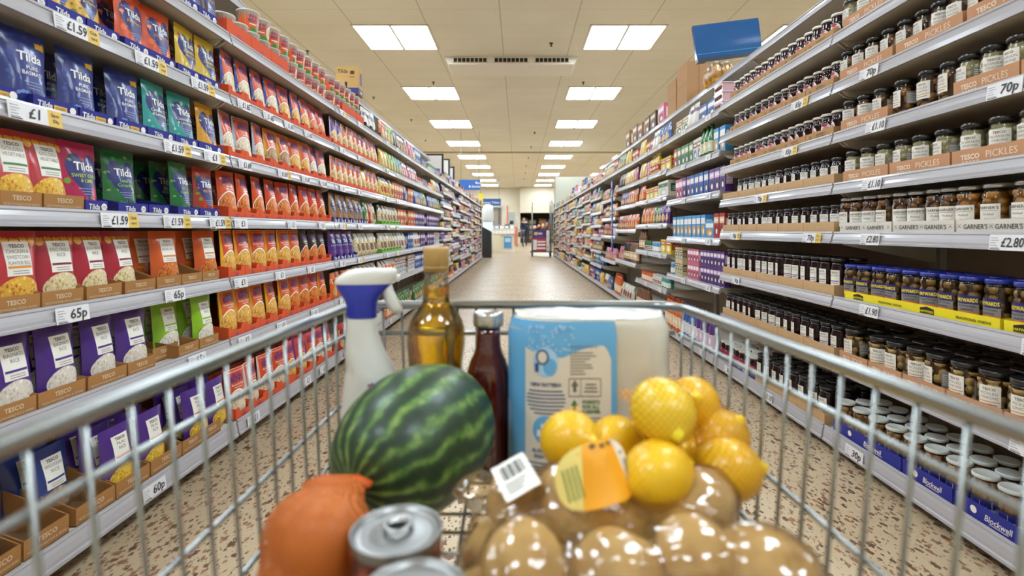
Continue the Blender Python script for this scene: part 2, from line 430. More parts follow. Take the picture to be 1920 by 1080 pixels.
# ------------------------------------------------------------------ price tickets in the strips
card = P('ticket_card', 'e4e3e6', .5); tink = P('ticket_ink', '3a3a40', .6); tgrey = P('ticket_small_print', '8f8f98', .6); tyel = P('ticket_yellow', 'e2bd5a', .5)
TK = {}
def ticket(txt, yellow):
    if (txt, yellow) not in TK:
        S = flat(0); m = MB(); W = .092
        m.box(0, 0, -.019, W, .0012, .019, card)
        if yellow:
            m.box(W, 0, -.019, W + .036, .0012, .019, tyel)
            m.text('Save' if yellow == 2 else 'Club', W + .018, .004, .011, tink, S, bold=.01)
            m.text('59p' if yellow == 2 else 'card', W + .018, -.010, .011, tink, S, bold=.01)
        for i in range(5): m.rect(.004, -.014 + .006 * i, .026 - (i * 7 % 3) * .004, -.0125 + .006 * i, tgrey, S, .0006, 1, 1)
        m.rect(.004, -.0175, .03, -.0155, tink, S, .0006, 1, 1)
        m.text(txt, .06, -.0105, .032, tink, S, bold=.015, slant=.12, maxw=.056)
        TK[(txt, yellow)] = m.mesh('price_ticket')
    return TK[(txt, yellow)]
def put_ticket(side, k, lev, y, txt, yellow=0, scale=1.15):
    b = BAYS[(side, k)]
    x, y, z = spot(side, k, lev, y, -.0185)
    pc = txt.replace('£', '')
    lb = f'{"white and yellow" if yellow else "white"} price ticket, ' + where(side, k, lev, 'ticket')
    place(('price_ticket', 'price ticket', ticket(txt, yellow), []), (x, y, z - (.0215 if lev else .027)), RZ[side], lb, 'price tickets in the shelf strips', (scale,) * 3, lean=-.12)
def yl(px, dep=0): return 973 * (FXL + dep) / (972 - px)
def yr(px, dep=0): return 973 * (FXR + dep) / (px - 972)
for lev, lst in {5: [(88, '£1.59', 1), (243, '£1.59', 1), (350, '£1.59', 1)], 4: [(0, '£1', 2), (298, '£1.59', 1), (374, '£1', 1)], 3: [(178, '£1.59', 1), (297, '£1.59', 1), (385, '£1.59', 1)],
                 2: [(92, '65p', 0), (300, '65p', 0)], 1: [(345, '65p', 0)], 0: [(240, '60p', 0)]}.items():
    for px, t, yy in lst: put_ticket(-1, 0, lev, yl(px), t, yy)
for lev, lst in {5: [(438, '£1.65', 0), (487, '£1.65', 0), (527, '£1.65', 0), (565, '£1.65', 0)], 4: [(440, '£1.69', 0), (515, '£1.69', 1), (560, '£1.69', 0), (595, '£1.69', 0)], 3: [(432, '£1', 0), (533, '£1', 0), (592, '£1', 0)],
                 2: [(432, '£1', 0), (510, '£1', 0), (571, '£1', 0)], 1: [(440, '£1', 0), (513, '£1', 0), (578, '£1', 0)], 0: [(444, '£1', 0), (552, '£1', 0), (585, '£1', 0)]}.items():
    for px, t, yy in lst: put_ticket(-1, 1, lev, yl(px), t, yy)
for kk in (2, 3):
    for lev in range(7):
        for q in range(2): put_ticket(-1, kk, lev, YL + BAY * kk + .08 + q * .4, '£1', (q + lev) % 3 == 0)
for lev, lst in {6: [(1620, '70p', 0)], 5: [(1632, '£1.10', 0), (1862, '70p', 0)], 4: [(1625, '£1.10', 0)], 3: [(1622, '£2.80', 0), (1867, '£2.80', 0)], 2: [(1620, '£1.90', 0), (1928, '£1.90', 0)], 0: [(1612, '30p', 0)], 1: [(1905, '90p', 0)]}.items():
    for px, t, yy in lst: put_ticket(1, 0, lev, yr(px), t, yy)
for lev, lst in {6: [(1490, '85p', 1)], 5: [(1472, '85p', 1)], 4: [(1420, '70p', 1)], 3: [(1374, '70p', 1), (1512, '70p', 1)], 2: [(1378, '90p', 0)], 0: [(1375, '38p', 0), (1450, '£1.10', 0)]}.items():
    for px, t, yy in lst: put_ticket(1, 1, lev, yr(px), t, yy)
for kk in (2, 3):
    for lev in range(len(BAYS[(1, kk)]['levels'])):
        for q in range(2): put_ticket(1, kk, lev, YR + BAY * kk + .25 + q * .55, '£1', 0)
# ------------------------------------------------------------------ pouches
inkw = P('print_white', 'f0ece4', .45); inkk = P('print_black', '26221f', .5); inkg = P('print_grey', '77726c', .5); navy = P('print_navy', '26266e', .35, coat=.25)
purp = P('print_purple', '4a2a6e', .4); gold = P('print_gold', 'e7b52c', .4)
MK = {}
def memo(f):
    def g(*a):
        k = (f.__name__,) + a
        if k not in MK: MK[k] = f(*a)
        return MK[k]
    return g
def pouch_surface(w, h, t, sd=0):
    def S(x, z, e=0):
        q = min(1, max(0, z / h)); u = 2 * x / w
        T = t * (.10 + .9 * (1 - q ** 2.2)) if q < .93 else t * .10
        T *= .55 + .45 * min(1, q / .12)
        f = T * max(.03, (1 - abs(u) ** 3))
        f += .0016 * noise.noise(Vector((x * 34 + sd, z * 22, sd)))
        k = 1 - .05 * sin(PI * min(1, q * 1.05)) ** 2 + .012 * (q > .93)
        return (x * k, -f - e, z + .0055 - .004 * (abs(u) ** 2) * (1 - q))
    return S
def pouch_body(mb, S, w, h, mat, back=None):
    mb.grid(lambda u, v: S((u - .5) * w, v * h), 12, 14, mat)
    def B(u, v):
        p = S((.5 - u) * w, v * h); return (p[0], -p[1] * .6, p[2])
    mb.grid(B, 10, 8, back or mat)
def specks(mb, S, w, h, cols, n, r, z0=.1, z1=.95, seed=1):
    rr = random.Random(seed)
    for i in range(n):
        x = (rr.random() - .5) * w * .84; z = h * (z0 + (z1 - z0) * rr.random()); k = r * (.5 + rr.random())
        mb.ell(x, z, k, k * (.6 + rr.random() * .9), cols[i % len(cols)], S, .0004, 8, rings=1)
@memo
def tilda(body, sub, subcol, deco, w=.125, h=.20):
    t = .03; S = pouch_surface(w, h, t, len(sub)); m = MB(); pouch_body(m, S, w, h, gloss(body))
    specks(m, S, w, h, [gloss(c) for c in deco], 26, .0055, seed=len(sub))
    hm = P('print_heart_navy', '25286f', .35, coat=.25)
    if sub.startswith('PURE'):
        hm = gloss('22307a')
        for i in range(30): m.ell((-.05 + .0028 * i), .028 + .03 * sin(i * .23) * (i / 30), .004, .0022 + .0015 * (i % 3), gloss('6f8fd0'), S, .0005, 8, rings=1)
        m.rect(w * .18, h * .8, w * .44, h * .93, gold, S, .0008, 3, 2)
    m.heart(0, h * .47, w * .86, h * .72, hm, S, .0007)
    m.text('Tilda', -.002, h * .585, .034, inkw, S, .0016, .018, .1)
    for i, l in enumerate(sub.split('|')): m.text(l, 0, h * .48 - i * .0145, .0145, P('print_' + subcol, subcol, .4), S, .0016, .01, 0, w * .7)
    for i in range(3): m.rect(-w * (.2 - .04 * i), h * .31 - i * .008, w * (.2 - .04 * i), h * .31 - i * .008 + .002, P('print_pale_blue', '8f98c8', .5), S, .001, 4, 1)
    return ('rice_pouch', 'pouch', m.mesh('rice_pouch'), [])
@memo
def tesco(body, top, stripe, text, g1, g2, g3, w=.13, h=.20):
    t = .032; S = pouch_surface(w, h, t, len(text) + 3); m = MB(); pouch_body(m, S, w, h, gloss(body))
    if top:
        for i in range(5): m.ell(-w * .36 + w * .18 * i, h * (.87 + .03 * (i % 2)), w * .085, h * .07, gloss(top), S, .0005, 10, rings=2)
    lb = P('label_white', 'eae6dc', .5)
    m.rect(-w * .24, h * .43, w * .27, h * .86, lb, S, .0008, 6, 6)
    m.text('TESCO', .002, h * .785, .0125, inkk, S, .0015, .02)
    for i, l in enumerate(text.split('|')): m.text(l, .002, h * .715 - i * .0145, .0135, inkg, S, .0015, .0, 0, w * .44)
    m.rect(-w * .22, h * .525, w * .25, h * .555, P('stripe_' + stripe, stripe, .5), S, .0014, 5, 1)
    for i in range(2): m.rect(-w * .15, h * (.455 + .03 * i), w * .18, h * (.463 + .03 * i), inkg, S, .0014, 5, 1)
    m.ell(0, h * .22, w * .43, h * .215, gloss(body), S, .0007)
    m.ell(0, h * .22, w * .40, h * .20, grainy(g1, g2, g3), S, .0012, 24, rings=4)
    m.rect(w * .05, h * .045, w * .22, h * .10, gloss('6fa03a'), S, .0016, 2, 2)
    return ('rice_pouch', 'pouch', m.mesh('rice_pouch'), [])
@memo
def benpouch(body, edge, flav, g1, g2, g3, half=1, w=.125, h=.205):
    t = .03; S = pouch_surface(w, h, t, len(flav) + 9); m = MB(); pouch_body(m, S, w, h, gloss(body))
    if edge:
        em = gloss(edge)
        for s in (-1, 1):
            m.grid(lambda u, v: S(s * w * (.5 - .10 * u * (1 - .4 * v)), h * v, .0006), 2, 8, em)
        m.grid(lambda u, v: S(w * (u - .5) * .98, h * (.93 + .07 * v), .0006), 6, 2, em)
    pm = P('print_logo_purple', '54307a', .4)
    m.text("UNCLE", 0, h * .835, .020, pm, S, .0014, .02, 0, w * .6)
    m.text("BEN'S", 0, h * .725, .032, pm, S, .0014, .03, 0, w * .8, arc=.02)
    m.text(flav, 0, h * .645, .0125, inkw, S, .0014, .01, 0, w * .7)
    m.rect(-w * .2, h * .60, w * .2, h * .61, inkw, S, .001, 4, 1)
    cx = -w * .06 if half else 0
    m.ell(cx, h * .27, w * .44, h * .30, inkw, S, .0007, 24)
    m.ell(cx - .002, h * .265, w * .405, h * .275, grainy(g1, g2, g3), S, .0012, 24, rings=4)
    return ('rice_pouch', 'pouch', m.mesh('rice_pouch'), [])
@memo
def plainpouch(body, band, badge, win, w=.12, h=.19, nm='food_packet'):
    """packet with a coloured band, a badge and a picture"""
    t = .03; S = pouch_surface(w, h, t, len(body) + int(band, 16) % 7); m = MB(); pouch_body(m, S, w, h, gloss(body))
    m.rect(-w * .5, h * .6, w * .5, h * .78, gloss(band), S, .0006, 6, 2)
    m.ell(0, h * .69, w * .34, h * .11, gloss(badge), S, .0012)
    for i in range(3): m.rect(-w * .2, h * (.66 + .02 * i), w * .2, h * (.668 + .02 * i), inkk if i % 2 else inkg, S, .0018, 2, 1)
    if win: m.ell(0, h * .29, w * .36, h * .22, grainy(win, '8a6a3a', 'f0e0c0'), S, .0008, 20)
    return (nm, 'packet', m.mesh(nm), [])
@memo
def clearbag(fill, trayish, labelc, w=.13, h=.19):
    """see-through bag of pulses or pasta with a header label: contents fill it"""
    t = .045; S = pouch_surface(w, h, t, 5); m = MB()
    bagm = grainy(fill, 'a88a5a', 'efe3c6', 180)
    m.grid(lambda u, v: S((u - .5) * w, v * h * .72), 12, 10, bagm)
    m.grid(lambda u, v: tuple(a * b for a, b in zip(S((.5 - u) * w, v * h * .72), (1, -.7, 1))), 10, 6, bagm)
    fm = P('bag_film_white', 'd9d8d0', .2, coat=.4)
    m.grid(lambda u, v: tuple(p + q for p, q in zip(S((u - .5) * w * (1 - .35 * sin(PI * v) * .8), h * (.70 + .3 * v), .001), (0, .006 * sin(9 * u), 0))), 12, 5, fm)
    m.grid(lambda u, v: tuple(a * b for a, b in zip(S((.5 - u) * w * (1 - .35 * sin(PI * v) * .8), h * (.70 + .3 * v), .001), (1, -.7, 1))), 10, 4, fm)
    m.rect(-w * .26, h * .22, w * .26, h * .55, paper(labelc), S, .001, 5, 3)
    for i in range(3): m.rect(-w * .18, h * (.30 + .07 * i), w * .18, h * (.32 + .07 * i), inkk if i == 2 else inkg, S, .0016, 3, 1)
    return ('food_bag', 'bag', m.mesh('food_bag'), [])
# ------------------------------------------------------------------ card trays that the packs stand in
@memo
def tray(w, d, hf, hb, col, style, notch):
    m = MB(); c = paper(col, .75); t = .003
    kr = P('kraft_inside', '7a5c3e', .8) if style in ('tesco', 'ben', 'plain', 'tescop', 'kraft') else paper(col, .75)
    m.box(-w / 2, 0, 0, w / 2, d, .002, kr)
    if notch:
        poly = [(-w / 2, 0), (w / 2, 0), (w / 2, hf), (w * .30, hf), (w * .25, hf * .62), (-w * .25, hf * .62), (-w * .30, hf), (-w / 2, hf)]
        m.prism(poly, 0, t, c)
    else: m.box(-w / 2, 0, 0, w / 2, t, hf, c)
    for s in (-1, 1):
        x0, x1 = (-w / 2, -w / 2 + t) if s < 0 else (w / 2 - t, w / 2)
        v = [(x, y, z) for x in (x0, x1) for y, z in ((t, 0), (d, 0), (d, hb), (d * .25, hf + (hb - hf) * .25), (t, hf))]
        m.add(v, [(4, 3, 2, 1, 0), (5, 6, 7, 8, 9)] + [(i, (i + 1) % 5, (i + 1) % 5 + 5, i + 5) for i in range(5)], c)
    m.box(-w / 2, d - t, 0, w / 2, d, hb, c)
    S = flat(0)
    if style == 'tesco':
        m.text('TESCO', 0, hf * .52, hf * .36, P('print_cream', 'd9c4a4', .7), S, .0008, .02)
        m.text('MICROWAVEABLE RICE & GRAINS', 0, hf * .22, hf * .2, P('print_cream', 'd9c4a4', .7), S, .0008, 0, 0, w * .86)
    elif style == 'tilda':
        m.text('Tilda', -w * .12, hf * .28, hf * .62, inkw, S, .0008, .02, .1, w * .5)
        m.ell(w * .33, hf * .5, hf * .3, hf * .3, inkw, S, .0008, 14, rings=1)
        for i in range(2): m.rect(w * .33 - hf * .16, hf * (.42 + .12 * i), w * .33 + hf * .16, hf * (.46 + .12 * i), navy, S, .0012, 1, 1)
    elif style == 'tildac':
        m.text('Tilda', -w * .26, hf * .28, hf * .62, inkw, S, .0008, .02, .1, w * .36)
        m.rect(-w * .06, hf * .26, w * .24, hf * .62, gold, S, .0008, 1, 1); m.text('CLASSICS', w * .09, hf * .36, hf * .2, navy, S, .0012, .01, 0, w * .27)
        m.ell(w * .38, hf * .5, hf * .28, hf * .28, inkw, S, .0008, 14, rings=1)
    elif style == 'ben':
        m.text("UNCLE", 0, hf * .34, hf * .16, P('print_logo_purple', '54307a', .4), S, .0008, .02, 0, w * .22)
        m.text("BEN'S", 0, hf * .12, hf * .2, P('print_logo_purple', '54307a', .4), S, .0008, .02, 0, w * .22)
    elif style == 'tescop':
        m.text('TESCO', -w * .24, hf * .38, hf * .42, P('print_cream_pale', 'ecdcc6', .7), S, .0008, .03, 0, w * .26)
        for i in range(5): m.rect(-w * .35 + i * w * .05, hf * .22, -w * .35 + i * w * .05 + w * .03, hf * .27, P('print_cream_pale', 'ecdcc6', .7), S, .0008, 1, 1)
        m.text('PICKLES', w * .16, hf * .33, hf * .58, P('print_cream_pale', 'ecdcc6', .7), S, .0008, -.005, 0, w * .38)
    elif style == 'beet':
        m.text('TESCO BEETROOT', 0, hf * .35, hf * .42, P('print_cream_dim', 'c9ad88', .7), S, .0008, .01, 0, w * .6)
    elif style == 'kraft':
        m.text('BABY BEETROOT', w * .05, hf * .55, hf * .22, inkk, S, .0008, .02, 0, w * .5); m.text('IN SWEET VINEGAR', w * .05, hf * .25, hf * .2, inkk, S, .0008, .02, 0, w * .5)
        m.ell(-w * .33, hf * .5, hf * .25, hf * .22, paper('8a6a40'), S, .0008, 10, rings=1)
    elif style == 'garner':
        for x in (-w * .22, w * .22):
            m.text("GARNER'S", x, hf * .36, hf * .46, inkk, S, .0008, .012, 0, w * .34, arc=0)
        for x in (-w * .45, 0, w * .45):
            m.text('+', x, hf * .42, hf * .36, inkk, S, .0008)
            for dx, dz in ((.006, .006), (-.006, .006), (.006, -.006), (-.006, -.006)): m.ell(x + dx * .8, hf * .56 + dz * .8, .0014, .0014, inkk, S, .0008, 6, rings=1)
    elif style == 'hay':
        n = 4
        for i in range(n):
            x = w * ((i + .5) / n - .5)
            if i % 2 == 0:
                m.star([(x - .03, hf * .24), (x + .03, hf * .24), (x + .03, hf * .72), (x, hf * .9), (x - .03, hf * .72)], (x, hf * .5), inkk, S, .0006, 1)
                m.text('HAYWARDS', x, hf * .36, hf * .3, P('print_yellow', 'f0dc1e', .5), S, .0012, .02, 0, .056, arc=.008)
            else: m.text('TRADITIONAL ONIONS', x, hf * .36, hf * .32, inkk, S, .0008, .015, 0, w / n * .75)
    elif style == 'block':
        m.text('Blockwell', w * .12, hf * .3, hf * .5, inkw, S, .0008, .01, .2, w * .36)
        m.ell(-w * .22, hf * .55, hf * .22, hf * .22, inkw, S, .0008, 12, rings=1)
        m.rect(w * .0, hf * .2, w * .26, hf * .24, inkw, S, .0008, 1, 1)
    nm = {'tilda': 'blue', 'tildac': 'blue', 'ben': 'orange'}
    return ('card_tray', 'tray', m.mesh('card_tray'), [])
# ------------------------------------------------------------------ jars
glassm = thin_clear('jar_glass', 'f8f8f4', .0, .03)
def jar_profile(r, h, neck):
    return [(r * .80, 0), (r * .96, .004), (r, .012), (r, h * .60), (r * .99, h * .68), (r * .93, h * .76), (r * neck, h * .83), (r * neck, h * .88)]
def lid_mesh(r, z, h, mat):
    m = MB(); m.lathe([(r * .96, z - h), (r, z - h + .001), (r * 1.015, z - h * .5), (r, z - .002), (r * .95, z), (r * .88, z - .0015)], mat, 22); return m.mesh('lid')
def onions_mesh(r, h, orad, om, lm, seed):
    """one lumpy filling: onions pressed against the glass, with liquid in between"""
    rr = random.Random(seed); sp = []
    z = orad * .8
    while z < h:
        n = max(3, int(2 * PI * (r - orad) / (orad * 1.75))); a0 = rr.random() * 6
        for i in range(n):
            k = orad * (.82 + .3 * rr.random()); a = a0 + 2 * PI * i / n + rr.uniform(-.15, .15)
            sp.append((Vector(((r - k) * cos(a), (r - k) * sin(a), z + rr.uniform(-.25, .25) * orad)), k))
        z += orad * 1.55
    m = MB(); NU, NV = 72, 44; pts = []; hit = []
    for j in range(NV + 1):
        zz = .002 + h * j / NV
        for i in range(NU):
            a = 2 * PI * i / NU; d = Vector((cos(a), sin(a), 0)); best = r * .80; on = False
            for c, k in sp:
                oc = Vector((-c.x, -c.y, zz - c.z)); b = oc.dot(d); q = b * b - (oc.dot(oc) - k * k)
                if q > 0:
                    t = -b + math.sqrt(q)
                    if t > best: best = t; on = True
            best = min(best, r); pts.append((best * cos(a), best * sin(a), zz)); hit.append(on)
    fo, fl = [], []
    for j in range(NV):
        for i in range(NU):
            k = (i + 1) % NU; f = (j * NU + i, j * NU + k, (j + 1) * NU + k, (j + 1) * NU + i)
            (fo if sum(hit[q] for q in f) >= 3 else fl).append(f)
    fl.append(tuple(range(NU - 1, -1, -1))); fl.append(tuple(NV * NU + i for i in range(NU)))
    m.add(pts, fo, om, True); m.add(pts, fl, lm, True)
    return m.mesh('pickled_onions')
def onion_mat(name, c1, c2, rough=.3):
    m = P(name, c1, rough, coat=.3); t = NT(m)
    tc = t.n('ShaderNodeTexCoord'); n = t.n('ShaderNodeTexNoise', i_Scale=45., i_Detail=3.); t.l(tc.outputs['Object'], n.inputs['Vector'])
    t.l(t.ramp(n.outputs[0], [(.35, c2), (.65, c1)]).outputs[0], t.b.inputs['Base Color']); return m
def label_part(r, z0, z1, half, name, fn):
    m = MB(); S = cyl(r); m.grid(lambda u, v: S((2 * u - 1) * half, z0 + (z1 - z0) * v, .0004), 12, 3, P('label_white', 'eae6dc', .5)); fn(m, S); return m.mesh(name)
def tesco_label(r, z0, z1, half, lines, stripe, back=True):
    def fn(m, S):
        H = z1 - z0
        m.text('TESCO', 0, z0 + H * .78, H * .16, inkk, S, .0009, .02)
        for i, l in enumerate(lines): m.text(l, 0, z0 + H * (.58 - .19 * i), H * .17, inkg, S, .0009, .0, 0, half * 1.7)
        m.rect(-half * .9, z0 + H * .24, half * .9, z0 + H * .30, P('stripe_' + stripe, stripe, .5), S, .0008, 6, 1)
        m.rect(-half * .7, z0 + H * .12, half * .7, z0 + H * .16, inkg, S, .0008, 6, 1)
        if back:   # the grey panel with the small print a quarter turn on
            a0 = r * 1.15
            m.grid(lambda u, v: S(a0 + r * .85 * u, z0 + H * .1 + H * .75 * v, .0004), 6, 2, P('label_small_print', '8c8a86', .5))
            for i in range(6): m.rect(a0 + r * .06, z0 + H * (.18 + .1 * i), a0 + r * .8, z0 + H * (.21 + .1 * i), inkw, S, .0008, 4, 1)
    return label_part(r, z0, z1, half, 'paper_label', fn)
@memo
def jar_onion(kind, var):
    r, h = .039, .135
    if kind == 'brown': om, lm, lidc, ln, st = onion_mat('onion_brown', 'b8874a', '8a5822'), P('vinegar_brown', '42200c', .15), P('lid_black', '1d1c1d', .25, coat=.5), ['PICKLED', 'ONIONS'], 'd9a878'
    elif kind == 'tan': om, lm, lidc, ln, st = onion_mat('onion_tan', 'd4b87c', 'a88044'), P('vinegar_amber', '4a2811', .15), P('lid_black', '1d1c1d', .25, coat=.5), ['PICKLED', 'ONIONS'], 'd9a878'
    else: om, lm, lidc, ln, st = onion_mat('onion_pale', 'ddd4b0', 'bfb68c'), P('vinegar_pale', 'a09870', .15), P('lid_black', '1d1c1d', .25, coat=.5), ['SILVERSKIN', 'ONIONS'], 'd9a878'
    if kind == 'tan': r, h = .0455, .145
    g = MB(); g.lathe(jar_profile(r, h, .86), glassm, 26)
    parts = [('lid', lid_mesh(r * .9, h, .016, lidc), []), ('pickled_onions', onions_mesh(r * .955, h * .80, .0165 if kind != 'pale' else .013, om, lm, var + 5), []),
             ('paper_label', tesco_label(r, h * .27, h * .71, .027, ln, st), [])]
    return ('onion_jar', 'jar', g.mesh('onion_jar'), parts)
@memo
def jar_garner(tone, var):
    r, h = .041, .15
    om, lm = (onion_mat('onion_amber', 'c08a3c', '8f5a1c'), P('vinegar_amber_light', '7d4a14', .15)) if tone else (onion_mat('onion_umber', '8d5c2a', '573213'), P('vinegar_umber', '2c1509', .15))
    g = MB(); g.lathe([(r * .8, 0), (r * .97, .004), (r, .012), (r, h * .55), (r * .97, h * .66), (r * .86, h * .82), (r * .8, h * .87), (r * .8, h * .9)], glassm, 26)
    def fn(m, S):
        H = h * .40; z0 = h * .20
        m.text("GARNER'S", 0, z0 + H * .74, H * .2, inkk, S, .0009, .012, 0, .052); 
        m.text('Pickled', 0, z0 + H * .44, H * .17, inkg, S, .0009, 0, .25); m.text('Onions', .004, z0 + H * .2, H * .17, inkg, S, .0009, 0, .25)
        m.rect(-.024, z0 + H * .66, .024, z0 + H * .68, inkg, S, .0008, 5, 1)
        m.grid(lambda u, v: S(r * 1.2 + r * .9 * u, z0 + H * .9 * v, .0004), 6, 2, P('label_back_grey', 'b9bab6', .5))
        for i in range(6): m.rect(r * 1.27, z0 + H * (.1 + .12 * i), r * 2.0, z0 + H * (.13 + .12 * i), inkg, S, .0008, 4, 1)
    parts = [('lid', lid_mesh(r * .86, h, .013, P('lid_silver', 'b9bcc0', .25, .8)), []), ('pickled_onions', onions_mesh(r * .95, h * .82, .017, om, lm, var + 21), []),
             ('paper_label', label_part(r, h * .20, h * .60, .03, 'paper_label', fn), [])]
    return ('garden_onion_jar', 'jar', g.mesh('garden_onion_jar'), parts)
@memo
def jar_hay(var):
    r, h = .0385, .145
    om, lm = onion_mat('onion_yellow', 'a8803e', '6e4a1c'), P('vinegar_dark', '34200e', .15)
    g = MB(); g.lathe([(r * .8, 0), (r * .98, .004), (r, .012), (r, h * .6), (r * .95, h * .67), (r, h * .74), (r * .96, h * .82), (r * .88, h * .86), (r * .88, h * .9)], glassm, 26)
    def fn(m, S):
        H = h * .46; z0 = h * .14
        m.grid(lambda u, v: S((2 * u - 1) * .032, z0 + H * (.60 + .4 * v), .0008), 8, 2, navy)
        m.grid(lambda u, v: S((2 * u - 1) * .032, z0 + H * (.18 + .42 * v), .0008), 8, 2, P('label_taupe', '8f8a80', .5))
        m.ell(0, z0 + H * .14, .012, .01, P('print_orange', 'e8742a', .5), S, .0014, 12); m.rect(-.032, z0 + H * .14, .032, z0 + H * .24, P('print_orange', 'e8742a', .5), S, .0012, 8, 1)
        m.text('HAYWARDS', 0, z0 + H * .70, H * .24, P('print_yellow', 'f0dc1e', .5), S, .0014, .03, 0, .058)
        m.text('TRADITIONAL', 0, z0 + H * .46, H * .14, navy, S, .0014, .01, 0, .05); m.text('ONIONS', 0, z0 + H * .3, H * .14, navy, S, .0014, .01, 0, .05)
    parts = [('lid', lid_mesh(r * .94, h, .014, P('lid_blue', '1f2f9a', .3, coat=.5)), []), ('pickled_onions', onions_mesh(r * .95, h * .82, .016, om, lm, var + 40), []),
             ('paper_label', label_part(r, h * .14, h * .60, .032, 'paper_label', fn), [])]
    return ('blue_lid_jar', 'jar', g.mesh('blue_lid_jar'), parts)
@memo
def jar_small(var):
    r, h = .034, .128
    om, lm = onion_mat('onion_small', 'b08a58', '7c5428'), P('vinegar_small', '6e3f18', .15)
    g = MB(); g.lathe(jar_profile(r, h, .9), glassm, 24)
    def fn(m, S):
        m.grid(lambda u, v: S((2 * u - 1) * r * 2.6, h * .06 + h * .42 * v, .0006), 20, 2, navy)
        m.text('Blockwell', 0, h * .2, h * .16, inkw, S, .0012, .01, .2, .05)
    parts = [('lid', lid_mesh(r * .97, h, .012, P('lid_white', 'cfd3d0', .4)), []), ('pickled_onions', onions_mesh(r * .95, h * .84, .012, om, lm, var + 60), []),
             ('paper_label', label_part(r, h * .06, h * .44, r * 2.4, 'paper_label', fn), [])]
    return ('small_onion_jar', 'jar', g.mesh('small_onion_jar'), parts)
beetm = P('beetroot_in_glass', '1b070e', .08, coat=.15, spec=.4); beetm2 = P('beetroot_in_glass_plum', '220810', .08, coat=.15, spec=.4)
@memo
def jar_beet(h):
    r = .037
    g = MB(); g.lathe(jar_profile(r, h, .88), beetm, 20)
    parts = [('lid', lid_mesh(r * .93, h, .014, P('lid_black', '1d1c1d', .25, coat=.5)), []), ('paper_label', tesco_label(r, h * .29, h * .69, .024, ['BEETROOT'], '7a3a7c', False), [])]
    return ('beetroot_jar', 'jar', g.mesh('beetroot_jar'), parts)
@memo
def jar_plum(red):
    r, h = .034, .115
    g = MB(); g.lathe(jar_profile(r, h, .9), beetm2, 20)
    pk = P('label_pink', 'c98a95', .5)
    def fn(m, S):
        m.ell(.004, h * .36, .026, h * .26, P('label_white', 'eae6dc', .5), S, .0008, 18)
        m.ell(.006, h * .32, .020, h * .18, pk, S, .0012, 16); m.ell(.008, h * .29, .011, h * .10, P('print_beet', '6e2038', .5), S, .0016, 10)
        m.ell(0, h * .55, .014, h * .06, P('print_red', 'b03038', .5), S, .0014, 12)
        if red: m.grid(lambda u, v: S((2 * u - 1) * .05, h * .12 + h * .45 * v, .0018), 14, 2, P('label_crimson', 'a8304a', .5))
    parts = [('lid', lid_mesh(r * .97, h, .012, P('lid_cream', 'd6d2c6', .4)), []), ('paper_label', label_part(r, h * .12, h * .5, .018, 'paper_label', fn), [])]
    return ('baby_beetroot_jar', 'jar', g.mesh('baby_beetroot_jar'), parts)
@memo
def pot_jar(body, label, lid, r=.035, h=.11, nm='sauce_jar'):
    g = MB(); g.lathe(jar_profile(r, h, .88), P('jar_' + body, body, .12, coat=.5), 14)
    parts = [('lid', lid_mesh(r * .93, h, .014, P('lid_' + lid, lid, .35)), []), ('paper_label', label_part(r, h * .12, h * .55, r * 1.5, 'paper_label', lambda m, S: (m.rect(-r * 1.4, h * .2, r * 1.4, h * .48, paper(label), S, .0008, 8, 1), m.rect(-r * .7, h * .3, r * .7, h * .36, inkw, S, .0014, 4, 1))), [])]
    return (nm, 'tin' if 'tin' in nm else 'jar', g.mesh(nm), parts)
@memo
def bottle(body, label, lid, r=.035, h=.28):
    g = MB(); g.lathe([(r * .85, 0), (r, .006), (r, h * .55), (r * .9, h * .64), (r * .42, h * .82), (r * .36, h * .92)], P('bottle_' + body, body, .1, coat=.6), 14)
    cp = MB(); cp.lathe([(r * .42, h * .9), (r * .44, h * .905), (r * .44, h * .985), (r * .38, h)], P('lid_' + lid, lid, .35), 12)
    parts = [('cap', cp.mesh('cap'), []), ('paper_label', label_part(r, h * .15, h * .48, r * 1.6, 'paper_label', lambda m, S: (m.rect(-r * 1.6, h * .17, r * 1.6, h * .46, paper(label), S, .0008, 10, 1), m.ell(0, h * .32, r * .7, h * .08, inkw, S, .0014, 12))), [])]
    return ('drink_bottle', 'bottle', g.mesh('drink_bottle'), parts)
@memo
def carton(body, band, pic, w, h, d, txt='', nm='food_carton'):
    m = MB(); c = paper(body, .45); m.box(-w / 2, 0, 0, w / 2, d, h, c); S = flat(0)
    m.rect(-w * .46, h * .62, w * .46, h * .86, paper(band, .45), S, .0006, 1, 1)
    if txt: m.text(txt, 0, h * .68, min(h * .14, .06), inkw, S, .0012, .03, 0, w * .8)
    else: m.rect(-w * .34, h * .70, w * .34, h * .78, inkw, S, .001, 1, 1)
    m.ell(0, h * .34, w * .36, h * .22, paper(pic, .45), S, .0006, 16, rings=2); m.ell(w * .08, h * .3, w * .18, h * .11, inkw, S, .001, 12, rings=1)
    for s in (-1, 1):
        q = lambda x, z, e, s=s: (s * (w / 2 + e), x, z)
        m.rect(d * .12, h * .3, d * .88, h * .8, paper(band, .45), q, .0006, 1, 1)
        for i in range(3): m.rect(d * .2, h * (.4 + .1 * i), d * .8, h * (.43 + .1 * i), inkw, q, .0012, 1, 1)
    return (nm, 'carton', m.mesh(nm), [])
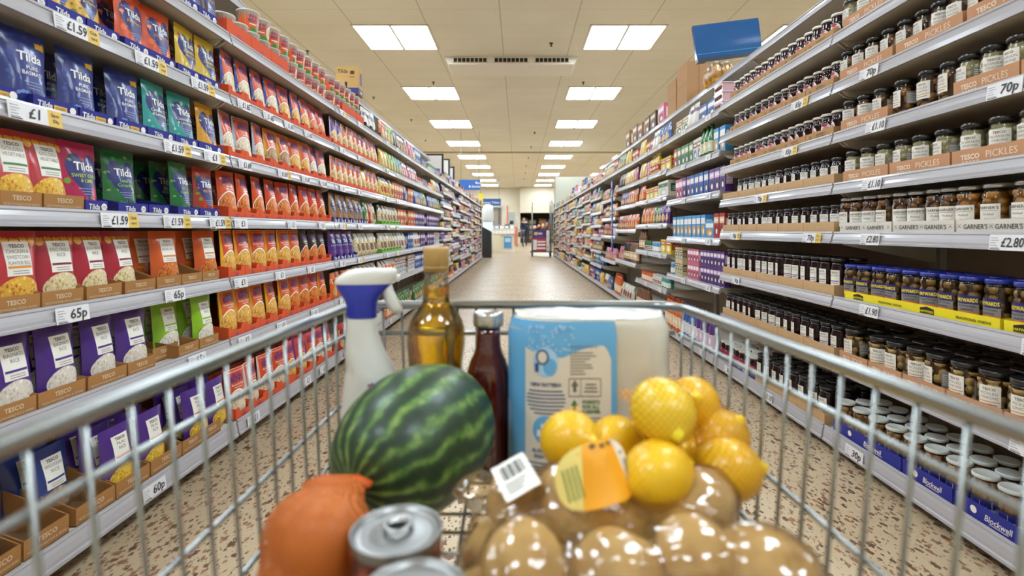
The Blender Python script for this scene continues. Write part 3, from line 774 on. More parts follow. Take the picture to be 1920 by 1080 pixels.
@memo
def ricepot(flav, g1):
    r, h = .050, .102
    g = MB(); g.lathe([(r * .78, 0), (r * .8, .002), (r * .98, h * .9), (r * 1.04, h * .93), (r * 1.04, h), (r * .98, h)], P('pot_grey_card', 'b9b2a6', .5), 22)
    S0 = lambda x, z, e: ((r * (.8 + .18 * z / h) + e) * sin(x / r), -(r * (.8 + .18 * z / h) + e) * cos(x / r), z)
    s = MB(); s.grid(lambda u, v: S0((2 * u - 1) * r * 2.2, h * (.02 + .86 * v), .0005), 22, 3, gloss('e2622c'))
    s.rect(-.04, h * .03, .07, h * .22, gloss('3f8a3a'), S0, .0009, 10, 1)
    s.ell(.034, h * .42, .03, h * .32, inkw, S0, .001, 18); s.ell(.034, h * .4, .026, h * .27, grainy(g1, 'a86a2a', 'f2e6c8'), S0, .0015, 18)
    s.text("UNCLE", -.026, h * .66, h * .15, P('print_logo_purple', '54307a', .4), S0, .0012, .02, 0, .05); s.text("BEN'S", -.026, h * .46, h * .2, P('print_logo_purple', '54307a', .4), S0, .0012, .02, 0, .055)
    s.rect(-.046, h * .33, -.006, h * .38, inkw, S0, .0012, 4, 1)
    lid = MB(); lid.lathe([(r * 1.02, h - .001), (r * 1.02, h + .001), (r * .3, h + .0015)], P('pot_foil_lid', 'cfc9bc', .35, .3), 22)
    return ('rice_pot', 'pot', g.mesh('rice_pot'), [('printed_sleeve', s.mesh('printed_sleeve'), []), ('foil_lid', lid.mesh('foil_lid'), [])])
# ------------------------------------------------------------------ stocking the shelves
def headroom(side, k, lev):
    b = BAYS[(side, k)]; l = b['levels']
    return (l[lev + 1] - l[lev] - .035) if lev + 1 < len(l) else .4
def item(side, k, lev, y, dep, desc, spec, rz=0, lean=0, s=1, behind=False, sx=1):
    b = BAYS[(side, k)]; x, y, z = spot(side, k, lev, y, dep)
    shelf = 'cap shelf' if lev == 'cap' else FLOORW[lev]
    if behind: lb = f'{desc} behind, ' + where(side, k, lev, desc + 'b')
    else: lb = f'{desc}, ' + where(side, k, lev, desc)
    return place(spec, (x, y, z), RZ[side] + rz, lb, f'{desc} rank on {shelf} of {b["name"]}', (s * sx, s, s), lean)
def row(side, k, lev, desc, spec, ys, dep=.035, rows=1, pitch=.075, jit=.1, lean=-.05, s=1, back_drop=0, z=0, lift=0):
    for y in ys:
        for r in range(rows):
            if r and R.random() < back_drop: continue
            o = item(side, k, lev, y + R.uniform(-.004, .004) + (R.uniform(-.006, .006) if r else 0), dep + r * pitch + R.uniform(0, .006), desc, spec, R.uniform(-jit, jit), (lean + R.uniform(-.03, .02)) if lean else 0, s, r > 0)
            o.location.z += lift
def mid(p0, p1, f, dep): return .5 * (f(p0, dep) + f(p1, dep))
def trays(side, k, lev, desc, style, col, spans, f, hf=.042, hb=.10, d=.34, notch=0, dep=.006):
    for p0, p1 in spans:
        y0, y1 = sorted((f(p0, dep), f(p1, dep)))
        w = round((y1 - y0) * .985, 3)
        x, y, z = spot(side, k, lev, (y0 + y1) / 2, dep)
        shelf = 'cap shelf' if lev == 'cap' else FLOORW[lev]
        place(tray(w, d, hf, hb, col, style, notch), (x, y, z), RZ[side], f'{desc}, ' + where(side, k, lev, desc), f'{desc}s on {shelf} of {BAYS[(side, k)]["name"]}')
BR, OR, BL, KR, PK = 'a57440', 'd9542a', '2a2c86', 'b98d5a', 'c2906a'
KRL = 'c4a074'
# products of the near rice bay ------------------------------------------------
basm = tilda('22307a', 'PURE|BASMATI', 'e8e4f0', ('31459a', '3c55a8', '2a3a8a'))
coco = tilda('2a9c98', 'Coconut, Chilli|& Lemongrass', 'd8ecd0', ('5cc0a8', 'd04a30', '8ac84a', 'd8e8d8'))
jasm = tilda('e0a022', 'fragrant|Jasmine', 'c8c0e8', ('eab83a', 'f0c850', 'd89018'))
fire = tilda('dc5428', 'Firecracker', 'e8a030', ('e87038', 'c83c20', 'f0883c'))
carib = tilda('d8b62c', 'CARIBBEAN|rice & peas', 'e8c84a', ('b03020', '4a8a2c', 'e8d060', '7aa83a'))
herb = tilda('d8a82c', 'Lemon|& Herbs', 'e0c060', ('f0d060', '5a7a2a', 'e8b840'))
sweet = tilda('b8245a', 'SWEET CHILLI|& LIME', 'b8cc48', ('d84878', 'e06888', '7aa838', 'a01848'))
limec = tilda('1f6a3a', 'Lime &|Coriander', '8ac84a', ('3a8a48', '2a7a3c', '7ab84a', 'b8d060'))
peri = tilda('b03a2c', 'PERI PERI', 'e8a030', ('d84a2c', '3a7a38', '6a9a40', 'c83020'))
brownp = tilda('4a2c2c', 'Wholegrain', 'd8b070', ('6a4030', '5a3428'))
chick = tesco('b8323a', 'e0a028', 'd9882a', 'CHICKEN &|SWEETCORN|FLAVOUR RICE', 'd9a83a', 'b04a1c', 'f0d878')
eggf = tesco('a8283a', 'd89a28', '7a1c34', 'EGG FRIED|RICE', 'd9c89a', 'a88048', 'f0e6c8')
veg = tesco('b8323a', 'e0a028', '4a7a4a', 'GOLDEN|VEGETABLE', 'dcae30', 'b8641c', 'f4d860')
tomb = tesco('cf5a22', '', 'd08030', 'TOMATO &|BASIL RICE', 'c8702a', '8a2c14', 'e8a850')
purpb = tesco('4a2a7c', '', '4a2a7c', 'BASMATI|RICE', 'd6cdc0', 'b5a694', 'f4efe4')
green = tesco('88b828', '', '88b828', 'LONG GRAIN|RICE', 'd8d2c2', 'b5a998', 'f4efe4')
whole = tesco('2c3c78', '', '2c3c78', 'WHOLEGRAIN|RICE', '9a7c5c', '6a4c34', 'c8ae90')
pilau = tesco('4a2a7c', '', 'cf7a3a', 'PILAU|RICE', 'd9b23a', 'a87a1c', 'f0d878')
def px(side, k, lev, desc, spec, spans, f=yl, dep=.047, rows=1, **kw):
    row(side, k, lev, desc, spec, [mid(a, b, f, dep) for a, b in spans], dep, rows, **kw)
N = (-1, 0)
# seventh shelf
px(*N, 6, 'dark wholegrain pouch', brownp, [(345, 372), (376, 398)], rows=2)
trays(*N, 6, 'blue card tray', 'tilda', BL, [(335, 372), (373, 408)], yl)
# sixth shelf
px(*N, 5, 'golden herb rice pouch', herb, [(60, 130), (128, 182)], rows=2)
px(*N, 5, 'orange firecracker rice pouch', fire, [(186, 220)], dep=.12); px(*N, 5, 'orange firecracker rice pouch', fire, [(217, 270), (272, 320)], rows=2)
px(*N, 5, 'yellow caribbean rice pouch', carib, [(328, 366), (366, 404)], rows=2)
trays(*N, 5, 'blue card tray', 'tilda', BL, [(20, 88), (88, 161), (163, 224), (234, 281), (281, 330), (333, 375), (376, 412)], yl, hf=.036)
# fifth shelf
px(*N, 4, 'blue pure basmati pouch', basm, [(0, 92), (104, 184), (203, 260)], rows=2, pitch=.085)
px(*N, 4, 'teal coconut rice pouch', coco, [(262, 314), (319, 363)], rows=2)
px(*N, 4, 'yellow jasmine rice pouch', jasm, [(366, 414)], rows=2)
trays(*N, 4, 'blue classics card tray', 'tildac', BL, [(-30, 32), (62, 146), (149, 214), (218, 275)], yl, hf=.036)
trays(*N, 4, 'blue card tray', 'tilda', BL, [(277, 328), (329, 371), (373, 418)], yl, hf=.036)
# fourth shelf
px(*N, 3, 'red golden vegetable rice pouch', veg, [(-15, 52), (56, 112)], rows=2)
px(*N, 3, 'pink sweet chilli pouch', sweet, [(114, 188)], rows=2, pitch=.06); px(*N, 3, 'pink sweet chilli pouch', sweet, [(188, 206)], dep=.13)
px(*N, 3, 'green lime coriander pouch', limec, [(203, 248)], dep=.055, rows=2)
row(*N, 3, 'green lime coriander pouch', limec, [yl(262, .2), yl(285, .2)], .17, 3, .06)
px(*N, 3, 'green lime coriander pouch', limec, [(319, 360)], rows=2); px(*N, 3, 'red peri peri pouch', peri, [(363, 402)], rows=2)
trays(*N, 3, 'brown rice and grains tray', 'tesco', BR, [(0, 79), (82, 158)], yl, hf=.045)
trays(*N, 3, 'blue card tray', 'tilda', BL, [(160, 202), (222, 278), (279, 318), (334, 374), (375, 411)], yl, hf=.036)
# third shelf
px(*N, 2, 'red sweetcorn rice pouch', chick, [(-20, 68)], rows=3, pitch=.06); px(*N, 2, 'red egg fried rice pouch', eggf, [(74, 144), (146, 196)], rows=3, pitch=.06); px(*N, 2, 'red egg fried rice pouch', eggf, [(208, 248)], rows=1)
px(*N, 2, 'orange tomato rice pouch', tomb, [(284, 338)], rows=1); row(*N, 2, 'orange tomato rice pouch', tomb, [yl(262, .12), yl(276, .12)], .12, 3, .07)
px(*N, 2, 'orange tomato rice pouch', tomb, [(370, 405)], rows=3); row(*N, 2, 'orange tomato rice pouch', tomb, [yl(345, .13)], .12, 3, .07)
trays(*N, 2, 'brown rice and grains tray', 'tesco', BR, [(-20, 76), (78, 157), (162, 229), (234, 292), (294, 340), (341, 379), (380, 411)], yl, hf=.045, hb=.16)
# second shelf
px(*N, 1, 'purple basmati rice pouch', purpb, [(-20, 56), (64, 148), (152, 222), (222, 273)], rows=3, pitch=.07)
px(*N, 1, 'lime green rice pouch', green, [(290, 334)], dep=.09, rows=2, pitch=.06); px(*N, 1, 'lime green rice pouch', green, [(360, 400)], rows=3, pitch=.06); row(*N, 1, 'lime green rice pouch', green, [yl(322, .2)], .2, 2, .07)
trays(*N, 1, 'brown rice and grains tray', 'tesco', BR, [(-20, 69), (71, 161), (165, 238), (240, 291), (335, 373), (374, 410)], yl, hf=.045)
trays(*N, 1, 'brown rice and grains tray', 'tesco', BR, [(286, 334)], lambda p, d: yl(p, d), hf=.05, dep=.05)
# base shelf
px(*N, 0, 'blue wholegrain rice pouch', whole, [(40, 108)], dep=.12, rows=2, pitch=.06)
px(*N, 0, 'purple pilau rice pouch', pilau, [(168, 236), (238, 290)], rows=3, pitch=.06, dep=.05); px(*N, 0, 'purple pilau rice pouch', pilau, [(332, 372), (374, 410)], rows=3, pitch=.06)
trays(*N, 0, 'brown rice and grains tray', 'tesco', BR, [(-40, 40), (44, 130), (142, 216), (218, 281), (283, 341), (342, 380), (381, 414)], lambda p, d: 973 * (FXL - .03 + d) / (972 - p), hf=.05, hb=.17, dep=.012)
for lev, desc, spec in ((5, 'golden herb rice pouch', herb), (4, 'blue pure basmati pouch', basm), (3, 'red golden vegetable rice pouch', veg), (2, 'red sweetcorn rice pouch', chick), (1, 'purple basmati rice pouch', purpb), (0, 'blue wholegrain rice pouch', whole)):
    row(*N, lev, desc, spec, [1.05, 1.185], .05, 2)
# orange pouch bay ---------------------------------------------------------------
U = lambda body, edge, fl, g: benpouch(body, edge, fl, *g)
gw = ('dccdb0', 'a07a50', 'f4ead6'); gy = ('dca94a', 'b0602a', 'f2d890'); go = ('d2742a', 'a03c14', 'eab060'); gb = ('a87c50', '6a4426', 'd8b88c')
def seq(side, k, lev, lst, y0, pitch, dep=.047, rows=2, back_drop=.6, **kw):
    y = y0
    for desc, spec, n in lst:
        row(side, k, lev, desc, spec, [y + pitch * i for i in range(n)], dep, rows, back_drop=back_drop, jit=.16, **kw); y += pitch * n
def ytrays(side, k, lev, desc, style, col, y0, w, n, hf=.042, hb=.1, d=.34, notch=1, dep=.006):
    x, _, z = spot(side, k, lev, 0, dep); shelf = 'cap shelf' if lev == 'cap' else FLOORW[lev]
    for i in range(n):
        place(tray(round(w * .985, 3), d, hf, hb, col, style, notch), (x, y0 + w * (i + .5), z), RZ[side], f'{desc}, ' + where(side, k, lev, desc), f'{desc}s on {shelf} of {BAYS[(side, k)]["name"]}')
Y1b = YL + BAY
def ys(i): return Y1b + .08 + .136 * i
U1 = [('blue edged fried rice pouch', U('dc5a2c', '3048a0', 'Special Fried', gw), 4), ('blue edged egg rice pouch', U('dc5a2c', '2c3f90', 'Egg Fried', gy), 3), ('orange red spicy pouch', U('d44a24', '', 'Spicy Mexican', go), 2)]
seq(-1, 1, 5, U1, ys(0), .136)
seq(-1, 1, 4, [('pale blue basmati pouch', U('dc5a2c', 'a8c4dc', 'Basmati', gw), 3), ('yellow edged wholegrain pouch', U('dc6428', 'e0a82c', 'Wholegrain', gb), 2), ('yellow edged savoury pouch', U('dc5a2c', 'e0a02c', 'Savoury', gy), 2), ('blue edged long grain pouch', U('dc5a2c', '4a70b8', 'Long Grain', gw), 2)], ys(0), .136)
seq(-1, 1, 3, [('orange red mexican pouch', U('d4501f', '', 'Mexican', go), 3), ('orange red tomato pouch', U('d4481f', '', 'Sweet & Sour', go), 4), ('orange red mediterranean pouch', U('d8481f', '', 'Mediterranean', go), 2)], ys(0), .136)
seq(-1, 1, 2, [('yellow edged turkey pouch', U('d8502a', 'e8ae28', 'Roasted Chicken', gy), 4), ('yellow edged savoury pouch', U('dc5a2c', 'e8b030', 'Savoury Chicken', gy), 2), ('black smoky rice pouch', U('3a2420', '', 'SMOKY BBQ', go), 3)], ys(0), .136)
seq(-1, 1, 1, [('yellow edged chinese pouch', U('dc6428', 'e4ac2c', 'Golden Vegetable', gy), 5), ('orange tomato and basil pouch', U('dc5a2c', 'dc9a2c', 'Tomato & Basil', go), 4)], ys(0), .136)
seq(-1, 1, 0, [('white edged grains pouch', U('d4502c', 'd8c8c0', 'Brown & Wild', gw), 4), ('purple edged pilau pouch', U('cc4a30', '7a2c90', 'Pilau', gy), 2), ('blue edged basmati pouch', U('d4502c', '3048a0', 'Coconut', gw), 3)], ys(0), .136, dep=.04)
for lev in (5, 4, 3, 2, 1): ytrays(-1, 1, lev, 'orange card tray', 'ben', OR, Y1b + .012, .136, 9, hf=.05, hb=.09)
ytrays(-1, 1, 0, 'orange card tray', 'ben', OR, Y1b + .012, .136, 9, hf=.05, hb=.09, dep=.004)
# pots on the seventh shelf
ytrays(-1, 1, 6, 'orange card tray', 'ben', OR, Y1b + .0, .20, 3, hf=.07, hb=.07, d=.30, notch=0)
pots = [ricepot('Special', 'd8c49a'), ricepot('Chicken', 'd8b070'), ricepot('Mexican', 'c8843a')]
for q in range(11):
    y = Y1b + .06 + q * .108
    for lay in range(2):
        if q < 2 and lay: continue
        o = item(-1, 1, 6, y, .06, 'orange and white rice pot', pots[(q // 4) % 3], R.uniform(-.5, .3)); o.location.z += lay * .104 + (.003 if q < 6 else 0)
for q in range(6):
    y = Y1b + BAY + .06 + q * .108
    for lay in range(2): o = item(-1, 2, 6, y, .06, 'orange and white rice pot', pots[q % 3], R.uniform(-.5, .3)); o.location.z += lay * .104 + (.003 if q > 1 else 0)
ytrays(-1, 2, 6, 'orange card tray', 'ben', OR, Y1b + BAY + .2, .17, 3, hf=.07, hb=.07, d=.28, notch=0)
# ------------------------------------------------------------------ pickle bays
def jars(side, k, lev, desc, specs, spans, f=yr, dep=.057, rows=1, pitch=.082, turn=.5, s=1):
    for i, (a, b) in enumerate(spans):
        y = mid(a, b, f, dep)
        for r in range(rows):
            item(side, k, lev, y + R.uniform(-.004, .004), dep + r * pitch, desc, specs[(i + r) % len(specs)], R.uniform(-turn, turn) + .25, 0, s, r > 0)
M = (1, 0)
bo = [jar_onion('brown', v) for v in range(3)]; po = [jar_onion('pale', v) for v in range(3)]; to = [jar_onion('tan', v) for v in range(3)]
jars(*M, 7, 'pale silverskin onion jar', po, [(1588, 1614), (1614, 1640), (1640, 1668), (1668, 1700)])
trays(*M, 7, 'brown pickles tray', 'tescop', PK, [(1580, 1672), (1674, 1790)], yr, hf=.05)
jars(*M, 6, 'brown pickled onion jar', bo, [(1584, 1607), (1607, 1630), (1630, 1657), (1656, 1692), (1692, 1720), (1720, 1756), (1755, 1786), (1788, 1822), (1822, 1870), (1870, 1922)])
trays(*M, 6, 'brown pickles tray', 'tescop', PK, [(1574, 1674), (1679, 1806), (1812, 1975)], yr, hf=.05)
jars(*M, 5, 'brown pickled onion jar', bo, [(1587, 1612), (1613, 1640), (1641, 1678), (1680, 1722), (1724, 1768), (1770, 1803)])
jars(*M, 5, 'pale silverskin onion jar', po, [(1804, 1846), (1846, 1890), (1892, 1940)])
trays(*M, 5, 'brown pickles tray', 'tescop', PK, [(1576, 1665), (1787, 1912), (1914, 2080)], yr, hf=.05)
jars(*M, 4, 'pale silverskin onion jar', po, [(1592, 1618), (1620, 1646), (1648, 1679), (1681, 1716), (1717, 1753), (1755, 1803), (1805, 1856), (1857, 1912), (1914, 1975)])
trays(*M, 4, 'brown pickles tray', 'tescop', PK, [(1580, 1665), (1667, 1782), (1784, 1935)], yr, hf=.05)
ga = [jar_garner(0, v) for v in range(2)]; gl = [jar_garner(1, v) for v in range(2)]
jars(*M, 3, 'dark garden onion jar', ga, [(1584, 1604), (1604, 1626), (1627, 1650), (1651, 1682), (1683, 1708), (1709, 1742), (1744, 1778), (1777, 1806)], rows=2)
jars(*M, 3, 'amber garden onion jar', gl, [(1806, 1846), (1848, 1902), (1904, 1965)], rows=2)
trays(*M, 3, 'white card tray', 'garner', 'd6d0c6', [(1574, 1672), (1674, 1790), (1792, 1938)], yr, hf=.045, hb=.05)
ha = [jar_hay(v) for v in range(3)]
jars(*M, 2, 'blue lidded onion jar', ha, [(1592, 1616), (1616, 1641), (1641, 1669), (1669, 1700), (1700, 1733), (1733, 1770), (1768, 1806), (1806, 1850), (1850, 1902), (1904, 1962)], rows=2, turn=.3)
trays(*M, 2, 'yellow traditional onions tray', 'hay', 'e6d420', [(1582, 1878), (1880, 2310)], yr, hf=.036, hb=.05)
jars(*M, 1, 'black lidded onion jar', to, [(1587, 1626), (1638, 1670), (1670, 1706), (1706, 1746), (1746, 1788), (1790, 1838), (1840, 1896), (1898, 1968)], rows=3, pitch=.095)
trays(*M, 1, 'brown pickles tray', 'tescop', PK, [(1574, 1626), (1628, 1690), (1692, 1772), (1774, 1880), (1882, 2020)], yr, hf=.05)
sj = [jar_small(v) for v in range(3)]
fb = lambda p, d: 973 * (FXR - .04 + d) / (p - 972)
jars(*M, 0, 'small white lidded onion jar', sj, [(1574, 1602), (1602, 1632), (1632, 1664), (1664, 1698), (1698, 1736), (1736, 1776), (1776, 1822), (1824, 1872), (1874, 1928), (1930, 1990), (1992, 2060)], fb, .054, rows=3, pitch=.074, turn=.6)
trays(*M, 0, 'navy card tray', 'block', '2a2f8c', [(1562, 1690), (1692, 1786), (1790, 1930), (1932, 2100)], fb, hf=.05, hb=.05, dep=.008)
# beetroot bay
Y1r = YR + BAY
pl = jar_plum(0); pr = jar_plum(1)
for lev in (7, 6, 5):
    row(1, 1, lev, 'baby beetroot jar', pl, [Y1r + .052 + .0735 * i for i in range(15)], .052, 1, .075, .6, 0)
    ytrays(1, 1, lev, 'kraft card tray', 'kraft', KR, Y1r + .015, .2205, 5, hf=.04, hb=.045, notch=0)
for lev, h, rw, p in ((4, .125, 1, .0817), (3, .125, 1, .0817), (2, .165, 2, .0817), (1, .14, 3, .0817)):
    row(1, 1, lev, 'dark beetroot jar', jar_beet(h), [Y1r + .053 + p * i for i in range(15 if lev != 4 else 13)], .054, rw, .08, .35, 0)
    ytrays(1, 1, lev, 'kraft beetroot tray', 'beet', KRL, Y1r + .012, .245, 5, hf=.05, hb=.055, notch=0)
row(1, 1, 0, 'crimson labelled beetroot jar', pr, [Y1r + BAY - .05 - .073 * i for i in range(7)], .05, 3, .075, .4, 0)
row(1, 1, 0, 'dark beetroot jar', jar_beet(.15), [Y1r + .07 + .087 * i for i in range(8)], .054, 3, .08, .35, 0)
ytrays(1, 1, 0, 'navy card tray', 'block', '2a2f8c', Y1r + BAY - .56, .27, 2, hf=.04, hb=.05, notch=0, dep=.004)
ytrays(1, 1, 0, 'kraft beetroot tray', 'beet', KRL, Y1r + .012, .22, 3, hf=.05, hb=.055, notch=0, dep=.004)
# ------------------------------------------------------------------ further bays: runs of packets, jars, cartons, bags and bottles
CN = {'red': ('b03028', 'e0c8a0', '7a1c1c'), 'orange': ('d8642a', 'f0d0a0', '9a3c14'), 'yellow': ('dcb82a', 'b8301c', 'f0e0a0'), 'green': ('3a7a40', 'd8d8b0', '1c4a24'), 'blue': ('2a5aa8', 'e0e0e8', '16306a'),
      'purple': ('54307c', 'd8c0e0', '2c1848'), 'pink': ('cc6a8a', 'f0e0e4', '8a2848'), 'teal': ('3a9a98', 'e0f0e8', '1a5a5c'), 'white': ('d6d2c8', '8a3a3a', '4a6a9a'), 'cream': ('d2c09a', '7a5a3a', '3a6a3a'),
      'brown': ('7a5236', 'd8b888', '4a2c1c'), 'black': ('2a2626', 'c8a048', '883030'), 'sky': ('4a98d0', 'f0f0f0', 'e0a030'), 'lime': ('98b83a', 'f0f0d8', '4a7a24')}
@memo
def prod(kind, c, h, side=-1, far=0):
    a, b, d = CN[c]; rs = side < 0
    if kind == 'packet': return plainpouch(a, b, d, '' if c in ('white', 'black') else 'c8a068', .115, h, ('noodle_packet' if far else 'food_packet') if rs else ('sweet_packet' if far else 'snack_packet'))
    if kind == 'rice': return benpouch(a, b, 'Rice', 'd8b070', '9a6a3a', 'f0e0c0', 1, .115, h)
    if kind == 'bag': return clearbag(a, 'x', b, .12, h)
    if kind == 'jar': return pot_jar(d if c in ('white', 'cream') else a, b, d, .034, h, ('curry_jar' if far else 'sauce_jar') if rs else 'spread_jar')
    if kind == 'can': return pot_jar(a, b, 'b9bcc0', .036, h, 'soup_tin' if rs else 'fish_tin')
    if kind == 'carton': return carton(a, b, d, .09, h, .06, '', ('upright_carton' if far else 'food_carton') if rs else ('biscuit_carton' if far else 'drink_carton'))
    if kind == 'widebox': return carton(a, b, d, .16, h, .10, '', 'flat_carton')
    if kind == 'bottle': return bottle(a, b, d, .034, h)
WID = {'packet': .112, 'rice': .112, 'bag': .12, 'jar': .076, 'can': .08, 'carton': .098, 'widebox': .168, 'bottle': .078}
HGT = {'packet': .175, 'rice': .19, 'bag': .18, 'jar': .11, 'can': .105, 'carton': .18, 'widebox': .13, 'bottle': .27}
NOUN = {'packet': 'food packet', 'rice': 'rice pouch', 'bag': 'clear food bag', 'jar': 'sauce jar', 'can': 'food tin', 'carton': 'upright carton', 'widebox': 'flat carton', 'bottle': 'drink bottle'}
def fill(side, k, lev, runs, rows=1, dep=.035, y_from=0, y_to=None):
    """runs: (kind, colour, how many) laid along the shelf from its near end"""
    b = BAYS[(side, k)]; hd = headroom(side, k, lev) if lev != 'cap' else .3
    y = b['y0'] + .03 + y_from; end = b['y0'] + (y_to or b['L']) - .02
    for kind, c, n in runs:
        h = min(HGT[kind], hd - .012); h = round(h, 2) if h < HGT[kind] else h
        sp = prod(kind, c, h, side, int(k > 5)); w = WID[kind]; desc = f'{c} {NOUN[kind]}'
        for i in range(n):
            if y + w > end: return
            jt = .0 if kind in ('carton', 'widebox') else .12
            row(side, k, lev, desc, sp, [y + w / 2], dep + (.02 if kind == 'bag' else .008 if kind in ('jar', 'can', 'bottle') else 0), rows, .11 if kind == 'widebox' else .08, jt, -.04 if kind in ('packet', 'rice', 'bag') else 0)
            y += w + .003
# third bay, rice side
fill(-1, 2, 6, [('packet', 'white', 3), ('bag', 'red', 3)], y_from=.74, rows=1)
ytrays(-1, 2, 6, 'black card tray', 'plain', '2c2a2c', Y1b + BAY + .76, .16, 3, hf=.05, hb=.06)
fill(-1, 2, 5, [('rice', 'purple', 2), ('rice', 'orange', 3), ('rice', 'red', 3), ('rice', 'orange', 2)], rows=1)
fill(-1, 2, 4, [('rice', 'orange', 6), ('packet', 'yellow', 1), ('rice', 'orange', 3)], rows=1)
row(-1, 2, 3, 'small navy tan pouch', tilda('a8764a', 'Steamed', 'e8d8b0', ('8a9a4a', 'c88a5a')), [Y1b + BAY + .09 + .125 * i for i in range(6)], .04, 1)
fill(-1, 2, 3, [('packet', 'green', 1), ('packet', 'red', 1), ('bag', 'cream', 2)], rows=1, y_from=.76)
row(-1, 2, 2, 'purple and navy rice pouch', tilda('5c2a7a', 'Brown Basmati', 'd8a8e0', ('7a3a98', '8a48a8')), [Y1b + BAY + .09 + .125 * i for i in range(4)], .04, 1)
fill(-1, 2, 2, [('bag', 'cream', 5)], rows=1, y_from=.55)
for lev in (3, 2): ytrays(-1, 2, lev, 'blue card tray', 'tilda', BL, Y1b + BAY + .015, .135, 6 if lev == 3 else 4, hf=.04)
fill(-1, 2, 1, [('packet', 'orange', 5), ('bag', 'orange', 5)], rows=1)
fill(-1, 2, 0, [('packet', 'red', 4), ('rice', 'orange', 3), ('packet', 'white', 3)], rows=1, dep=.01)
for lev in (5, 4): ytrays(-1, 2, lev, 'orange card tray', 'ben', OR, Y1b + BAY + .015, .115, 10, hf=.045, hb=.08)
# fourth to sixth bays, rice side
fill(-1, 3, 6, [('packet', 'orange', 2), ('packet', 'lime', 2), ('packet', 'black', 2), ('bag', 'brown', 3), ('packet', 'pink', 2)])
fill(-1, 3, 5, [('packet', 'yellow', 2), ('packet', 'lime', 3), ('packet', 'teal', 3), ('bag', 'pink', 3)], rows=1)
fill(-1, 3, 4, [('bag', 'yellow', 4), ('carton', 'orange', 5), ('packet', 'blue', 2)])
fill(-1, 3, 3, [('bag', 'cream', 6), ('carton', 'orange', 4)]); fill(-1, 3, 2, [('bag', 'cream', 5), ('bag', 'white', 4)]); fill(-1, 3, 1, [('bag', 'orange', 5), ('carton', 'white', 5)]); fill(-1, 3, 0, [('bag', 'orange', 3), ('packet', 'green', 6)], dep=.01)
for lev in (3, 2): ytrays(-1, 3, lev, 'green card tray', 'plain', '6ab03a', Y1b + 2 * BAY + .015, .13, 6, hf=.04, hb=.05)
fill(-1, 4, 6, [('packet', 'pink', 3), ('carton', 'blue', 4), ('jar', 'white', 4)]); fill(-1, 4, 5, [('bag', 'pink', 4), ('jar', 'red', 4), ('jar', 'white', 4)]); fill(-1, 4, 4, [('carton', 'orange', 3), ('packet', 'blue', 4), ('packet', 'green', 3)])
fill(-1, 4, 3, [('carton', 'orange', 4), ('carton', 'purple', 6)]); fill(-1, 4, 2, [('carton', 'blue', 3), ('bag', 'white', 3), ('carton', 'purple', 4)]); fill(-1, 4, 1, [('carton', 'white', 4), ('carton', 'blue', 6)]); fill(-1, 4, 0, [('packet', 'green', 9)], dep=.01)
fill(-1, 5, 6, [('jar', 'green', 6), ('jar', 'white', 7)]); fill(-1, 5, 5, [('jar', 'orange', 4), ('packet', 'yellow', 3), ('packet', 'sky', 3)]); fill(-1, 5, 4, [('packet', 'blue', 5), ('packet', 'green', 4)])
fill(-1, 5, 3, [('carton', 'purple', 10)]); fill(-1, 5, 2, [('carton', 'purple', 6), ('carton', 'white', 5)]); fill(-1, 5, 1, [('carton', 'blue', 5), ('carton', 'purple', 5)]); fill(-1, 5, 0, [('packet', 'green', 5), ('packet', 'brown', 4)], dep=.01)
pal = ['purple', 'red', 'orange', 'brown', 'purple', 'white', 'cream', 'purple', 'blue', 'pink', 'black', 'yellow']
for k in range(6, 13):
    for lev in range(len(BAYS[(-1, k)]['levels'])):
        runs = [(R.choice(['jar', 'jar', 'carton', 'packet', 'can'] if k < 9 else ['packet', 'widebox', 'carton', 'widebox']), R.choice(pal), R.choice((3, 4, 5))) for _ in range(5)]
        fill(-1, k, lev, runs, dep=.03 if lev else .005)
# third bay, pickle side
b2 = YR + 2 * BAY
fill(1, 2, 5, [('widebox', 'blue', 3), ('packet', 'white', 2), ('widebox', 'cream', 3)])
fill(1, 2, 4, [('carton', 'sky', 2), ('bottle', 'green', 3), ('carton', 'white', 2), ('carton', 'green', 4), ('carton', 'red', 2)], rows=1)
fill(1, 2, 3, [('carton', 'purple', 3), ('carton', 'blue', 4), ('carton', 'purple', 2), ('carton', 'pink', 3)], rows=1)
fill(1, 2, 2, [('carton', 'red', 2), ('widebox', 'sky', 1), ('carton', 'sky', 8)], rows=1)
for lay in range(2):
    for kind, c, n, yy in (('carton', 'purple', 5, 0), ('carton', 'pink', 4, .5), ('carton', 'cream', 3, .9)):
        sp = carton(*CN[c], .062, .12, .045)
        for i in range(n if c != 'purple' else 7):
            o = item(1, 2, 1, b2 + .05 + yy + .066 * i, .03, f'small {c} juice carton', sp); o.location.z += lay * .121
fill(1, 2, 1, [('can', 'sky', 4)], y_from=.9 + .2, y_to=1.25)
fill(1, 2, 0, [('bottle', 'purple', 4), ('bottle', 'blue', 4), ('bottle', 'orange', 6)], rows=1, dep=.005)
